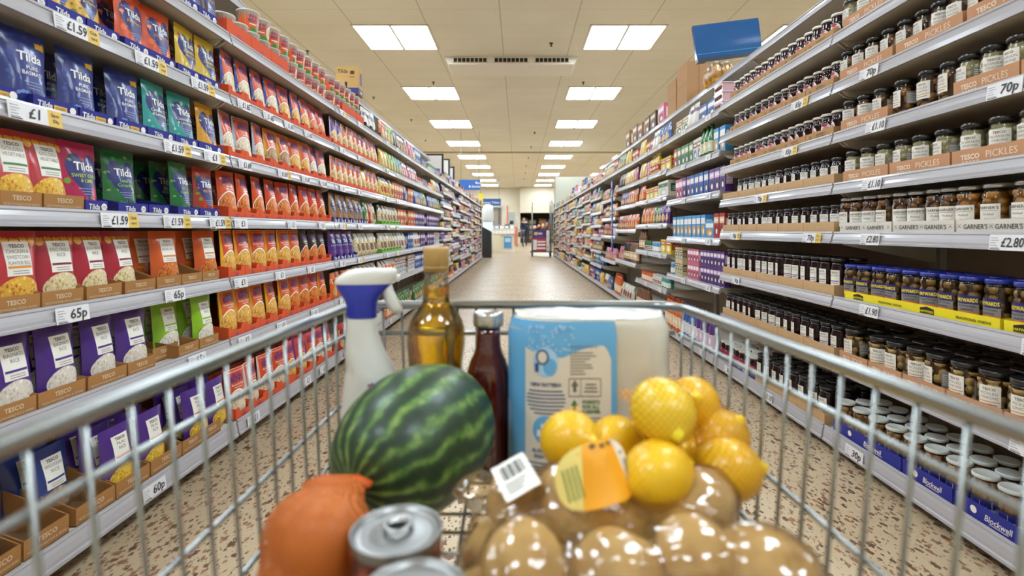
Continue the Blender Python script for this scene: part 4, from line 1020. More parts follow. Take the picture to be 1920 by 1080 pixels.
# fourth bay on
fill(1, 3, 6, [('packet', 'blue', 3), ('packet', 'white', 2), ('widebox', 'red', 2), ('packet', 'yellow', 3)])
ko = carton('d8d4c8', '2a6a4a', 'c8c4b8', .34, .15, .2, 'KO')
item(1, 3, 4, b2 + BAY + .22, .02, 'white carton with green lettering', ko)
fill(1, 3, 4, [('widebox', 'yellow', 3), ('packet', 'orange', 3)], y_from=.42)
fill(1, 3, 5, [('widebox', 'yellow', 2), ('bottle', 'yellow', 4), ('packet', 'pink', 2), ('packet', 'yellow', 3)])
fill(1, 3, 3, [('packet', 'purple', 3), ('packet', 'green', 2), ('packet', 'orange', 4)]); fill(1, 3, 2, [('widebox', 'yellow', 2), ('can', 'sky', 3), ('jar', 'cream', 4), ('bottle', 'brown', 4)])
fill(1, 3, 1, [('can', 'teal', 3), ('can', 'white', 4), ('jar', 'orange', 6)], rows=1); fill(1, 3, 0, [('can', 'red', 6), ('bottle', 'brown', 6)], dep=.005)
pal = ['red', 'yellow', 'orange', 'green', 'purple', 'pink', 'white', 'cream', 'blue', 'teal', 'brown', 'yellow', 'red']
SPECIAL = {(4, 0): [('bag', 'white', 5), ('bottle', 'orange', 5)], (4, 1): [('bottle', 'brown', 5), ('bottle', 'black', 4), ('packet', 'pink', 3)], (4, 2): [('packet', 'orange', 5), ('packet', 'red', 5)], (5, 2): [('packet', 'white', 4), ('packet', 'red', 5)],
           (5, 1): [('packet', 'pink', 8)], (5, 0): [('packet', 'blue', 3), ('bag', 'white', 3), ('packet', 'yellow', 3)], (4, 4): [('packet', 'pink', 2), ('packet', 'yellow', 4), ('packet', 'black', 3)], (4, 3): [('packet', 'orange', 4), ('packet', 'purple', 4)], (4, 5): [('widebox', 'red', 2), ('packet', 'yellow', 3), ('packet', 'green', 4)]}
for k in range(4, 15):
    for lev in range(len(BAYS[(1, k)]['levels'])):
        if k > 9: runs = [(R.choice(['packet', 'widebox', 'carton']), R.choice(pal), R.choice((2, 3))) for _ in range(6)]
        else: runs = SPECIAL.get((k, lev)) or [(R.choice(['jar', 'packet', 'carton', 'packet', 'bottle', 'widebox'][: 5 if headroom(1, k, lev) > .24 or lev == len(BAYS[(1, k)]['levels']) - 1 else 4]), R.choice(pal), R.choice((2, 3, 4, 5))) for _ in range(6)]
        fill(1, k, lev, runs, dep=.03 if lev else .0)
# ------------------------------------------------------------------ the shopping trolley
zinc = P('trolley_zinc', '9b9e9c', .25, .85)
RIM = .812; FL = .58; YF = .828; YB = .06
def xl(y): return -(.266 + (YF - y) * .032)
def xr(y): return .25 + (YF - y) * .085
def xs(s, y): return xl(y) if s < 0 else xr(y)
def lean_in(s, y, z):
    """the basket narrows towards its floor"""
    k = (RIM - z) / (RIM - FL); return xs(s, y) - s * k * (.005 + .035 * (YF - y))
tr = bpy.data.objects.new('shopping_trolley', None); COL.objects.link(tr); tr.location = (0, 0, 0)
tag(tr, 'zinc wire shopping trolley filled with groceries in the middle of the aisle', 'shopping trolley')
rim = MB(); pts = []
for i in range(9): pts.append((xl(YB + (YF - .05 - YB) * i / 8), YB + (YF - .05 - YB) * i / 8, RIM))
for a in (25, 50, 75): pts.append((xl(YF) + .05 - .05 * cos(a * PI / 180), YF - .05 + .05 * sin(a * PI / 180), RIM))
for i in range(7): pts.append((xl(YF) + .05 + (xr(YF) - xl(YF) - .10) * i / 6, YF, RIM))
for a in (25, 50, 75): pts.append((xr(YF) - .05 + .05 * sin(a * PI / 180), YF - .05 + .05 * cos(a * PI / 180), RIM))
for i in range(9): pts.append((xr(YF - .05 - (YF - .05 - YB) * i / 8), YF - .05 - (YF - .05 - YB) * i / 8, RIM))
rim.tube(pts, .0068, zinc, 12); ob('rim', rim, tr)
def rail(z, r, s=None):
    m = MB(); p = []
    def off(y): return .006
    if s: p = [(lean_in(s, y, z) + s * .003, y, z) for y in [YB + (YF - .02 - YB) * i / 10 for i in range(11)]]
    m.tube(p, r, zinc, 8); return m
rails = [(.767, .0036), (.667, .0030), (.60, .0030)]
for s in (-1, 1):
    m = MB()
    y = YF - .03; 
    while y > YB + .02:
        m.tube([(lean_in(s, y, RIM), y, RIM), (lean_in(s, y, .7), y, .7), (lean_in(s, y, FL), y, FL), (lean_in(s, y, FL) - s * .03, y, FL - .006)], .0021, zinc, 7); y -= .0385
    ob('side_wires', m, tr)
    m = MB()
    for z, r in rails: m.tube([(lean_in(s, yy, z) + s * .004, yy, z) for yy in [YB + (YF - .012 - YB) * i / 10 for i in range(11)]], r, zinc, 8)
    ob('side_rails', m, tr)
m = MB(); n = 16
for i in range(n + 1):
    x0 = xl(YF) + .02 + (xr(YF) - xl(YF) - .04) * i / n; x1 = x0 * .93
    m.tube([(x0, YF, RIM), (x1, YF - .02, FL), (x1, YF - .05, FL - .0065)], .0021, zinc, 7)
ob('front_wires', m, tr)
m = MB()
for z, r in rails:
    k = (RIM - z) / (RIM - FL) * .02
    m.tube([(lean_in(-1, YF, z), YF - k + .004, z), (0, YF - k + .004, z), (lean_in(1, YF, z), YF - k + .004, z)], r, zinc, 8)
ob('front_rails', m, tr)
m = MB()
for i in range(19):
    y = YB + .03 + (YF - .05 - YB) * i / 18; m.tube([(lean_in(-1, y, FL), y, FL - .004), (lean_in(1, y, FL), y, FL - .004)], .0022, zinc, 6)
for i in range(9):
    f = i / 8; m.tube([(lean_in(-1, YB, FL) * (1 - f) + lean_in(1, YB, FL) * f, YB, FL - .009), (lean_in(-1, YF, FL) * (1 - f) + lean_in(1, YF, FL) * f, YF - .025, FL - .009)], .0026, zinc, 6)
ob('basket_floor', m, tr)
m = MB()
for s in (-1, 1):
    m.tube([(s * .22, .62, FL - .02), (s * .22, .30, FL - .03), (s * .23, .12, FL - .06), (s * .24, -.02, .30), (s * .24, .1, .17), (s * .22, .62, .15)], .011, zinc, 8)
    m.tube([(s * .25, YB, RIM), (s * .26, -.14, RIM + .09)], .009, zinc, 8)
m.tube([(-.22, .62, .15), (.22, .62, .15)], .010, zinc, 8); m.tube([(-.24, .1, .17), (.24, .1, .17)], .010, zinc, 8)
ob('chassis', m, tr)
hb = MB(); hb.tube([(-.28, -.14, RIM + .09), (.28, -.14, RIM + .09)], .014, P('handle_blue', '2a3f86', .4), 12); ob('handle', hb, tr)
whm = P('castor_rubber', '3a3836', .6)
for s in (-1, 1):
    for y in (.1, .62):
        wm_ = MB(); Mx = Matrix.Translation((s * .225, y, .0625)) @ Matrix.Rotation(PI / 2, 4, 'Y')
        wm_.lathe([(.02, -.016), (.058, -.016), (.0625, -.01), (.0625, .01), (.058, .016), (.02, .016)], whm, 18, M=Mx)
        wm_.box(s * .225 - .02, y - .012, .06, s * .225 + .02, y + .012, .16, zinc); ob('castor', wm_, tr)

# ------------------------------------------------------------------ helpers for organic shells
def remeshed(mb, name, vox, smooth_it, mat, grow=0):
    me = mb.mesh('tmp'); o = bpy.data.objects.new('tmp', me); COL.objects.link(o)
    a = o.modifiers.new('r', 'REMESH'); a.mode = 'VOXEL'; a.voxel_size = vox
    b = o.modifiers.new('s', 'SMOOTH'); b.iterations = smooth_it; b.factor = .5
    if grow:
        d = o.modifiers.new('d', 'DISPLACE'); d.strength = grow; d.mid_level = 0
    dg = bpy.context.evaluated_depsgraph_get(); dg.update()
    out = bpy.data.meshes.new_from_object(o.evaluated_get(dg)); out.name = name
    bpy.data.objects.remove(o)
    out.materials.clear(); out.materials.append(mat)
    out.polygons.foreach_set('use_smooth', [True] * len(out.polygons)); out.polygons.foreach_set('material_index', [0] * len(out.polygons))
    return out
# ------------------------------------------------------------------ watermelon
def melon_mat():
    m = P('watermelon_skin', '2c4a24', .42, coat=.08); t = NT(m)
    tc = t.n('ShaderNodeTexCoord'); sp = t.n('ShaderNodeSeparateXYZ'); t.l(tc.outputs['Object'], sp.inputs[0])
    at = t.n('ShaderNodeMath', operation='ARCTAN2'); t.l(sp.outputs[1], at.inputs[0]); t.l(sp.outputs[2], at.inputs[1])
    nz = t.n('ShaderNodeTexNoise', i_Scale=22., i_Detail=5., i_Roughness=.6); t.l(tc.outputs['Object'], nz.inputs['Vector'])
    nb = t.n('ShaderNodeTexNoise', i_Scale=75., i_Detail=3.); t.l(tc.outputs['Object'], nb.inputs['Vector'])
    ml = t.n('ShaderNodeMath', operation='MULTIPLY'); ml.inputs[1].default_value = 17.; t.l(at.outputs[0], ml.inputs[0])
    ma = t.n('ShaderNodeMath', operation='MULTIPLY_ADD'); ma.inputs[1].default_value = 8.5; t.l(nz.outputs[0], ma.inputs[0]); t.l(ml.outputs[0], ma.inputs[2])
    sn = t.n('ShaderNodeMath', operation='SINE'); t.l(ma.outputs[0], sn.inputs[0])
    mb_ = t.n('ShaderNodeMath', operation='MULTIPLY_ADD'); mb_.inputs[1].default_value = 2.6; t.l(nb.outputs[0], mb_.inputs[0]); t.l(sn.outputs[0], mb_.inputs[2])
    mr = t.n('ShaderNodeMapRange', i_From_Min=.1, i_From_Max=2.7); t.l(mb_.outputs[0], mr.inputs[0])
    r = t.ramp(mr.outputs[0], [(0, '1c3020'), (.42, '263f22'), (.62, '385728'), (.82, '567436'), (1, '7a914e')]); t.l(r.outputs[0], t.b.inputs['Base Color'])
    return m
mel = MB()
def mfn(u, v):
    b = PI * (v - .5); a = 2 * PI * u; x = .112 * sin(b) * (1 - .06 * abs(sin(b)) ** 6); r = .0845 * max(0, cos(b)) ** .92
    if v < .03: x += .006 * (1 - v / .03)
    return (x, r * cos(a), r * sin(a))
mel.grid(mfn, 48, 40, melon_mat(), True, True)
wmel = ob('watermelon', mel, None, (-.1235, .636, .676), (0, math.radians(-8), math.radians(60)))
tag(wmel, 'striped green watermelon lying in the trolley before the bottles', 'watermelon')
st = MB(); st.lathe([(.001, -.1060), (.006, -.1068), (.009, -.1060), (.0105, -.1035)], P('melon_scar', '6a5a34', .7), 12, M=Matrix.Rotation(PI / 2, 4, 'Y')); ob('stem_scar', st, wmel)
# ------------------------------------------------------------------ oil bottle
oilm = P('olive_oil', 'efc21e', .0, trans=1, ior=1.36); clr = thin_clear('bottle_glass', 'fbf8ec', .06, .01)
ot = NT(oilm)
oil = bpy.data.objects.new('oil_bottle', None); COL.objects.link(oil); oil.location = (-.121, .764, FL)
tag(oil, 'tall bottle of golden oil with a tan cap at the trolley front', 'bottle')
def octo(prof, mat, dent=0, n=32):
    def fn(u, v):
        j = min(int(v * (len(prof) - 1)), len(prof) - 1); r, z, k = prof[j]
        a = 2 * PI * u; rr = r * (1 - k * .07 * (cos(6 * a) * .5 + .5) ** 2)
        return (rr * cos(a), rr * sin(a), z)
    m = MB(); m.grid(fn, n, len(prof) - 1, mat, True, True); nn = n
    m.add([m.v[i] for i in range(n)], [tuple(range(n - 1, -1, -1))], mat); m.add([m.v[(len(prof) - 1) * n + i] for i in range(n)], [tuple(range(n))], mat)
    return m
pro = [(.035, .002, 0), (.040, .008, .3), (.041, .03, 1), (.041, .10, 1), (.041, .160, 1), (.0418, .175, .2), (.0425, .185, 0), (.0425, .198, 0), (.0415, .208, 0), (.038, .219, 0), (.032, .230, 0), (.025, .239, 0), (.0205, .245, 0), (.0195, .250, 0), (.0195, .262, 0), (.0205, .265, 0), (.0195, .268, 0)]
ob('olive_oil', octo([(r * .955, z + .0015, k) for r, z, k in pro], oilm), oil)
ob('glass_bottle', octo(pro + [(.0185, .275, 0), (.0165, .285, 0), (.0180, .288, 0), (.0180, .292, 0), (.0145, .294, 0)], clr), oil)
cap = MB(); cpm = P('cap_tan', 'b8955a', .45)
cap.lathe([(.0165, .290), (.0185, .2905), (.0188, .322), (.0182, .3245), (.0165, .3265)], cpm, 28); cap.lathe([(.0188, .2955), (.0193, .296), (.0193, .2975), (.0188, .298)], cpm, 28, cap=False); ob('screw_cap', cap, oil)
# ------------------------------------------------------------------ spray bottle
spw = P('spray_white_plastic', 'dcdcd6', .3, coat=.2); spb = P('spray_blue_plastic', '1b2c9c', .3, coat=.3)
spr = bpy.data.objects.new('spray_bottle', None); COL.objects.link(spr); spr.location = (-.213, .738, FL); spr.rotation_euler = (0, 0, .15)
tag(spr, 'white spray cleaner bottle with a blue collar standing behind the watermelon', 'spray bottle')
def loft(secs, mat, n=28, sup=2.4):
    """secs: (z, cx, rx, ry)"""
    def fn(u, v):
        z, cx, rx, ry = secs[min(int(round(v * (len(secs) - 1))), len(secs) - 1)]; a = 2 * PI * u
        c, s = cos(a), sin(a); return (cx + rx * math.copysign(abs(c) ** (2 / sup), c), ry * math.copysign(abs(s) ** (2 / sup), s), z)
    m = MB(); m.grid(fn, n, len(secs) - 1, mat, True, True); k = (len(secs) - 1) * n
    m.add(m.v[:n], [tuple(range(n - 1, -1, -1))], mat); m.add(m.v[k:k + n], [tuple(range(n))], mat); return m
body = loft([(0, 0, .034, .024), (.004, 0, .0375, .027), (.02, 0, .0385, .028), (.08, .001, .0385, .028), (.125, .003, .0375, .0275), (.15, .003, .0345, .026), (.155, .002, .0330, .025), (.160, .001, .0325, .0245), (.178, -.0045, .0275, .022), (.195, -.0075, .0235, .0205), (.213, -.0095, .021, .019), (.232, -.010, .0195, .0185)], spw, 32)
ob('bottle_body', body, spr)
ob('blue_collar', loft([(.228, -.009, .0205, .0195), (.236, -.009, .0208, .0195), (.248, -.0095, .0215, .0195), (.258, -.0095, .026, .019), (.266, -.0085, .033, .017), (.272, -.007, .037, .015), (.276, -.006, .0385, .0145)], spb, 32), spr)
ob('trigger_head', loft([(.275, -.006, .0395, .015), (.278, -.006, .0405, .0155), (.284, -.003, .0405, .0155), (.290, .002, .0375, .015), (.2945, .006, .0335, .0135), (.2965, .010, .027, .010), (.297, .012, .018, .006)], spw, 32), spr)
tg = MB(); tg.tube([(.024, 0, .273), (.027, 0, .262), (.032, 0, .250), (.038, 0, .240), (.044, 0, .232)], [.0075, .0085, .009, .0085, .006], spw, 12, sq=(1, .7)); ob('trigger', tg, spr)
nz_ = MB(); nz_.lathe([(.004, 0), (.005, .001), (.005, .004), (.003, .005)], spw, 14, M=Matrix.Translation((.0385, 0, .283)) @ Matrix.Rotation(PI / 2, 4, 'Y')); ob('nozzle', nz_, spr)
lab = MB(); Sf = lambda x, z, e: (x + .004, -.0278 * max(0, 1 - abs(x / .0385) ** 2.4) ** (1 / 2.4) - e - .0008, z)
rr = random.Random(3)
for i in range(34):
    a = rr.random() * 6.28; q = .016 * math.sqrt(rr.random())
    lab.ell(.012 + q * cos(a), .128 + 1.1 * q * sin(a), .0028, .0034, gloss(('8a9ad0', 'c86a7a', 'd8d8e4', '5a7ab8', 'b8c4dc')[i % 5]), Sf, .0006 + i * .00002, 8, rings=1)
ob('flower_label', lab, spr)
# ------------------------------------------------------------------ sauce bottle
sb_ = bpy.data.objects.new('sauce_bottle', None); COL.objects.link(sb_); sb_.location = (-.0435, .752, FL)
tag(sb_, 'dark red glass bottle of sauce with a silver cap beside the kitchen roll', 'bottle')
g = MB(); g.lathe([(.026, 0), (.030, .004), (.0315, .012), (.0315, .10), (.0315, .135), (.030, .15), (.026, .163), (.021, .173), (.0185, .182), (.0175, .195), (.0172, .214)], P('tomato_sauce_in_glass', '4a0d0a', .05, coat=1.0), 32); ob('glass_body', g, sb_)
g = MB(); g.lathe([(.0195, .212), (.0215, .213), (.022, .217), (.022, .229), (.021, .2325), (.018, .2335)], P('cap_silver', 'c4c4c0', .22, .9), 30); ob('silver_cap', g, sb_)
o_ = ob('paper_label', label_part(.0322, .075, .140, .030, 'paper_label', lambda m, S: [m.rect(-.022, .088 + .011 * i, .022, .090 + .011 * i, inkg, S, .001, 8, 1) for i in range(4)]), sb_); o_.rotation_euler = (0, 0, -1.45)
# ------------------------------------------------------------------ kitchen roll pack
kp = bpy.data.objects.new('kitchen_roll_pack', None); COL.objects.link(kp); kp.location = (.098, .728, FL); kp.rotation_euler = (0, 0, -.02)
tag(kp, 'twin pack of white kitchen roll in blue printed film at the trolley front', 'kitchen roll')
KW, KR_, KH = .054, .056, .236          # half spacing, roll radius, height
rollm = P('roll_paper', 'f8f3e6', .8)
for s in (-1, 1):
    m = MB(); n = 36; prof = [(.019, .004), (KR_ - .003, .004), (KR_ - .002, .01), (KR_ - .002, KH - .012), (KR_ - .006, KH - .006), (.019, KH - .006), (.019, KH - .03)]
    m.lathe(prof, rollm, n, cap=False, M=Matrix.Translation((s * KW, 0, 0)))
    m.lathe([(.019, KH - .10), (.0185, KH - .0062)], P('roll_core', 'b8a282', .8), 24, cap=False, M=Matrix.Translation((s * KW, 0, 0)))
    ob('paper_roll', m, kp)
def stad(t, r):
    """outline of two rolls side by side: t in 0..1 along the front, from one end to the other"""
    L = 2 * KW; q = PI * r / 2; T = L + 2 * q; d = t * T
    if d < q: a = d / r; return (-KW - r * cos(a), -r * sin(a))
    if d > q + L: a = (d - q - L) / r; return (KW + r * sin(a), -r * cos(a))
    return (-KW + d - q, -r * (1 - .05 * sin(PI * (d - q) / L) ** 2))
def KS(x, z, e=0):
    r = KR_ + .001 + e; T = 2 * KW + PI * r
    p = stad(min(1, max(0, .5 + x / T)), r); k = 0
    if z > KH - .012: k = (z - KH + .012) / .012
    sc = 1 - .08 * k * k
    return (p[0] * sc, p[1] * sc, z - .002 * k)
film = thin_clear('roll_film', 'fdfbf6', .03, .12, (30., .5, .004), .35, 'fbf6ea')
m = MB(); T = 2 * KW + PI * KR_
m.grid(lambda u, v: KS((u - .5) * T, KH * v), 50, 14, film); m.grid(lambda u, v: tuple(a * b for a, b in zip(KS((u - .5) * T, KH * v), (1, -1, 1))), 50, 14, film)
def topf(u, v):
    p = KS((u - .5) * T, KH); return (p[0], p[1] * (1 - 2 * v), KH - .001 + .004 * sin(PI * v) + .002 * noise.noise(Vector((p[0] * 40, p[1] * (1 - 2 * v) * 40, 1))))
m.grid(topf, 50, 12, thin_clear('roll_film_top', 'fbf8f0', .05, .15, (25., .6, .004), .6, 'f6f4f0'))
ob('clear_film', m, kp)
sk_ = P('print_sky_blue', '66acdc', .35, coat=.2); sk2 = P('print_pale_sky', 'a9cdea', .35, coat=.2); pap = P('print_panel_cream', 'ddd4c4', .45, coat=.15); dk = P('print_slate_blue', '3a5484', .45); grn = P('print_leaf_green', '4d7d4e', .45)
m = MB(); E = .0012; x0, x1 = -T / 2 + .01, .030
m.rect(-T * .5, .0, x1, KH - .002, sk_, KS, E, 34, 12)
m.grid(lambda u, v: tuple(a * b for a, b in zip(KS((u - .5) * T, KH * .985 * v, E), (1, -1, 1))), 40, 8, sk_)
m.rect(-T * .5, 0, -T * .5 + .02, KH * .5, sk2, KS, E * 1.3, 4, 6)
def panel(u, v):
    xa, xb = -.090, .023; x = xa + (xb - xa) * u
    top = .186 + (.012 * (1 - u * 2.2) ** 2 if u < .45 else .0) + (.016 * sin(PI * min(1, (u - .45) / .5) * .5) if u >= .45 else 0) - (.018 * ((u - .9) / .1) ** 2 if u > .9 else 0)
    return KS(x, .004 + (top - .004) * v, E * 1.8)
m.grid(panel, 30, 12, pap)
rr = random.Random(5)
for i in range(60): m.ell(-.055 + rr.uniform(-.03, .03), .206 + rr.uniform(-.014, .022), .0017, .0017, sk2, KS, E * 1.7, 6, rings=1)
KS2 = lambda x, z, e=0: KS(x, 1.14 * z + .009, e)
x = -.062
m.ell(x, .150, .0165, .017, sk2, KS2, E * 2.2, 24); m.ell(x + .006, .145, .009, .010, sk_, KS2, E * 2.5, 16); m.ell(x - .004, .156, .0085, .009, dk, KS2, E * 2.8, 18); m.ell(x - .004, .156, .006, .0065, pap, KS2, E * 3.1, 18); m.rect(x - .014, .139, x - .009, .149, dk, KS2, E * 2.8, 1, 2)
m.text('NEW PATTERN', x, .1225, .006, dk, KS2, E * 2.4, .03, 0, .04)
for i in range(7): w_ = (.044, .05, .052, .052, .048, .042, .030)[i] / 2; m.rect(x - w_, .1165 - i * .0042, x + w_, .1180 - i * .0042, dk, KS2, E * 2.3, 6, 1)
m.ell(x, .073, .017, .0165, sk_, KS2, E * 2.2, 24); m.rect(x - .011, .066, x + .011, .073, inkw, KS2, E * 2.6, 4, 2); m.rect(x - .006, .072, x + .006, .080, inkw, KS2, E * 2.6, 3, 2); m.text('2 PLY', x, .068, .005, sk_, KS2, E * 3, .02)
m.text('ALWAYS THE', x, .0475, .006, dk, KS2, E * 2.4, .03, 0, .038); m.text('RIGHT SIZE', x, .041, .006, dk, KS2, E * 2.4, .03, 0, .034)
for i in range(4): w_ = (.05, .052, .046, .03)[i] / 2; m.rect(x - w_, .0345 - i * .0042, x + w_, .036 - i * .0042, dk, KS2, E * 2.3, 6, 1)
for i in range(16):
    if i % 3 != 1: m.rect(-.078 + i * .0024, .006, -.078 + i * .0024 + (.0016 if i % 2 else .001), .019, dk, KS2, E * 2.3, 1, 1)
x = -.012
m.text('Bring the roll back to', x, .1665, .0045, inkg, KS2, E * 2.4, .01, 0, .034)
for i in range(8): w_ = (.03, .034, .026, .02, .028, .03, .018, .02)[i]; m.rect(-.030, .160 - i * .0034, -.030 + w_, .1612 - i * .0034, inkg, KS2, E * 2.3, 4, 1)
for a in ((-.032, .111, .010, .112), (-.032, .131, .010, .132), (-.032, .111, -.0312, .132), (.0092, .111, .010, .132), (-.0165, .111, -.0158, .132)): m.rect(*a, inkg, KS2, E * 2.3, 3, 1)
for cx, cz, c in ((-.024, .1225, inkg), (-.0245, .100, grn)):
    m.star([(cx, cz + .008), (cx + .005, cz + .001), (cx + .002, cz + .001), (cx + .002, cz - .006), (cx - .002, cz - .006), (cx - .002, cz + .001), (cx - .005, cz + .001)], (cx, cz), c, KS2, E * 2.4, 1)
for i in range(3): m.rect(-.012 + .001 * i, .116 + i * .004, .006 - .001 * i, .1175 + i * .004, inkg, KS2, E * 2.4, 3, 1)
for i, l in enumerate(('FORESTS', 'FOR ALL', 'FOREVER')): m.text(l, -.003, .103 - .0055 * i, .0058, grn, KS2, E * 2.4, .03, 0, .026)
for i in range(6): m.rect(-.032, .086 - i * .0035, .012 - .002 * (i % 3), .0873 - i * .0035, inkg, KS2, E * 2.3, 6, 1)
ob('printed_film', m, kp)
# ------------------------------------------------------------------ tins
tinm = P('tin_steel', '8e8d8b', .36, .9); 
def tin_label_mat():
    mt = P('tin_bean_print', '7a2c1c', .35, coat=.2); t = NT(mt); tc = t.n('ShaderNodeTexCoord')
    v = t.n('ShaderNodeTexVoronoi', i_Scale=85.); t.l(tc.outputs['Object'], v.inputs[0]); t.l(t.ramp(v.outputs['Distance'], [(.1, 'a8503a'), (.45, '7a2c1c'), (.7, '3c140e')]).outputs[0], t.b.inputs['Base Color']); return mt
def tin():
    r, h = .0365, .11
    b = MB(); b.lathe([(r * .97, 0), (r * 1.01, .0008), (r * 1.01, .004), (r * .985, .006), (r * .985, h - .008), (r * 1.0, h - .006), (r * 1.015, h - .004), (r * 1.015, h - .001), (r * .99, h), (r * .95, h - .001), (r * .93, h - .0045), (r * .86, h - .005), (r * .80, h - .0038), (r * .74, h - .0048), (r * .66, h - .0042), (r * .58, h - .005), (r * .1, h - .005)], tinm, 48)
    l = MB(); S = cyl(r * .99); l.grid(lambda u, v: S((u - .5) * 2 * PI * r * .99, .008 + (h - .017) * v, 0), 40, 4, tin_label_mat()); l.rect(-.03, .012, .016, .07, P('label_white', 'eae6dc', .5), S, .0006, 10, 4); l.text('TESCO', -.008, .055, .009, inkk, S, .0012, .02)
    l.text('KIDNEY', -.008, .04, .009, inkg, S, .0012); l.text('BEANS', -.008, .029, .009, inkg, S, .0012)
    p = MB(); z = h - .0028; pts = []
    for i in range(25):
        a = 2 * PI * i / 24; cx, cy = 0, .008; w_ = .0105 + .0015 * sin(a); pts.append((w_ * cos(a), cy + .0125 * sin(a), z + .0015))
    p.tube(pts, .0019, P('ring_pull_steel', 'adaca9', .35, .85), 8, sq=(1, .8))
    p.grid(lambda u, v: ((u - .5) * .015, .010 + .010 * v, z + .0012 + .001 * sin(PI * u)), 6, 4, P('ring_pull_steel', 'adaca9', .35, .85))
    p.lathe([(.004, z - .002), (.004, z + .002), (.003, z + .003)], P('ring_pull_steel', 'adaca9', .35, .85), 12, M=Matrix.Translation((0, .019, 0)))
    return ('food_tin', 'tin', b.mesh('food_tin'), [('paper_label', l.mesh('paper_label'), []), ('ring_pull', p.mesh('ring_pull'), [])])
tn = tin()
place(tn, (-.0985, .420, FL), .12, 'ring pull tin of beans between the onions and the watermelon')
place(tn, (-.070, .3455, FL), -2.4, 'ring pull tin close before the other tin, at the bottom edge')
# ------------------------------------------------------------------ net of onions
def net_mat(name, c1, c2, sc, thr, tr, rough=.4):
    m = bpy.data.materials.new(name); m.use_nodes = True; t = NT(m); t.t.nodes.remove(t.b); out = t.t.nodes['Material Output']
    tc = t.n('ShaderNodeTexCoord'); sp = t.n('ShaderNodeSeparateXYZ'); t.l(tc.outputs['Object'], sp.inputs[0])
    nz = t.n('ShaderNodeTexNoise', i_Scale=18.); t.l(tc.outputs['Object'], nz.inputs['Vector'])
    def line(sgn, o):
        a = t.n('ShaderNodeMath', operation='MULTIPLY_ADD'); a.inputs[1].default_value = sgn; t.l(sp.outputs[2], a.inputs[0]); t.l(sp.outputs[0], a.inputs[2])
        y = t.n('ShaderNodeMath', operation='MULTIPLY_ADD'); y.inputs[1].default_value = o; t.l(sp.outputs[1], y.inputs[0]); t.l(a.outputs[0], y.inputs[2])
        n_ = t.n('ShaderNodeMath', operation='MULTIPLY_ADD'); n_.inputs[1].default_value = .003; t.l(nz.outputs[0], n_.inputs[0]); t.l(y.outputs[0], n_.inputs[2])
        b = t.n('ShaderNodeMath', operation='MULTIPLY'); b.inputs[1].default_value = sc; t.l(n_.outputs[0], b.inputs[0])
        s = t.n('ShaderNodeMath', operation='SINE'); t.l(b.outputs[0], s.inputs[0]); q = t.n('ShaderNodeMath', operation='ABSOLUTE'); t.l(s.outputs[0], q.inputs[0])
        l = t.n('ShaderNodeMath', operation='LESS_THAN'); l.inputs[1].default_value = thr; t.l(q.outputs[0], l.inputs[0]); return l
    l1, l2 = line(.8, .25), line(-.8, -.25)
    mx = t.n('ShaderNodeMath', operation='MAXIMUM'); t.l(l1.outputs[0], mx.inputs[0]); t.l(l2.outputs[0], mx.inputs[1])
    fac = t.n('ShaderNodeMath', operation='MULTIPLY_ADD', use_clamp=True); fac.inputs[1].default_value = 1 - tr; fac.inputs[2].default_value = tr; t.l(mx.outputs[0], fac.inputs[0])
    tb = t.n('ShaderNodeBsdfTransparent'); d = t.n('ShaderNodeBsdfPrincipled'); d.inputs['Base Color'].default_value = lin(c1) + [1]; d.inputs['Roughness'].default_value = rough; d.inputs['Coat Weight'].default_value = .3 if rough < .5 else 0
    ms = t.n('ShaderNodeMixShader'); t.l(fac.outputs[0], ms.inputs[0]); t.l(tb.outputs[0], ms.inputs[1]); t.l(d.outputs[0], ms.inputs[2]); t.l(ms.outputs[0], out.inputs['Surface']); return m
onm = onion_mat('onion_skin', 'c47a34', '9a5420', .35)
on = bpy.data.objects.new('onion_net', None); COL.objects.link(on); on.location = (-.165, .47, FL + .004)
tag(on, 'orange net bag of brown onions in the trolley beside the tins', 'net of onions')
shell = MB(); OP = [(.004, .005, .041, .039), (-.020, -.028, .040, .034), (-.022, .012, .040, .036), (-.002, -.022, .080, .035), (-.022, -.012, .078, .032)]
for i, (x, y, z, r) in enumerate(OP):
    m = MB(); m.sphere((0, 0, 0), (r, r, r * .93), onm, 20, 14, wob=.05, seed=i); m.tube([(0, 0, r * .9), (0, .002, r * 1.06), (.001, .003, r * 1.16)], [.008, .004, .002], onm, 8)
    ob('onion', m, on, (x, y, z), (.5 * i, .3 * i, i)); shell.sphere((x, y, z), r + .006, onm, 16, 10)
for i, (x, y, z, r) in enumerate(OP):
    for (x2, y2, z2, r2) in OP[i + 1:]:
        if (Vector((x, y, z)) - Vector((x2, y2, z2))).length < .115: shell.tube([(x, y, z), (x2, y2, z2)], [r * .86, r2 * .86], onm, 12)
# gathered end of the net: a flat, wide tail standing up
shell.tube([(-.010, -.015, .077), (-.014, .012, .084), (-.017, .035, .089), (-.018, .052, .092)], [.038, .036, .034, .034], onm, 18, sq=(1.0, .40))
nt = net_mat('onion_net_orange', 'c4661e', 'c4661e', 900., .45, .36, .65)
ob('net', remeshed(shell, 'net', .006, 14, nt, .001), on)
tg_ = MB(); tg_.tube([(-.052, .056, .089), (-.036, .057, .093), (.0, .057, .093), (.016, .056, .089)], [.006, .009, .009, .006], P('net_band_orange', 'c8541a', .5), 10, sq=(1, .45)); ob('net_end', tg_, on)
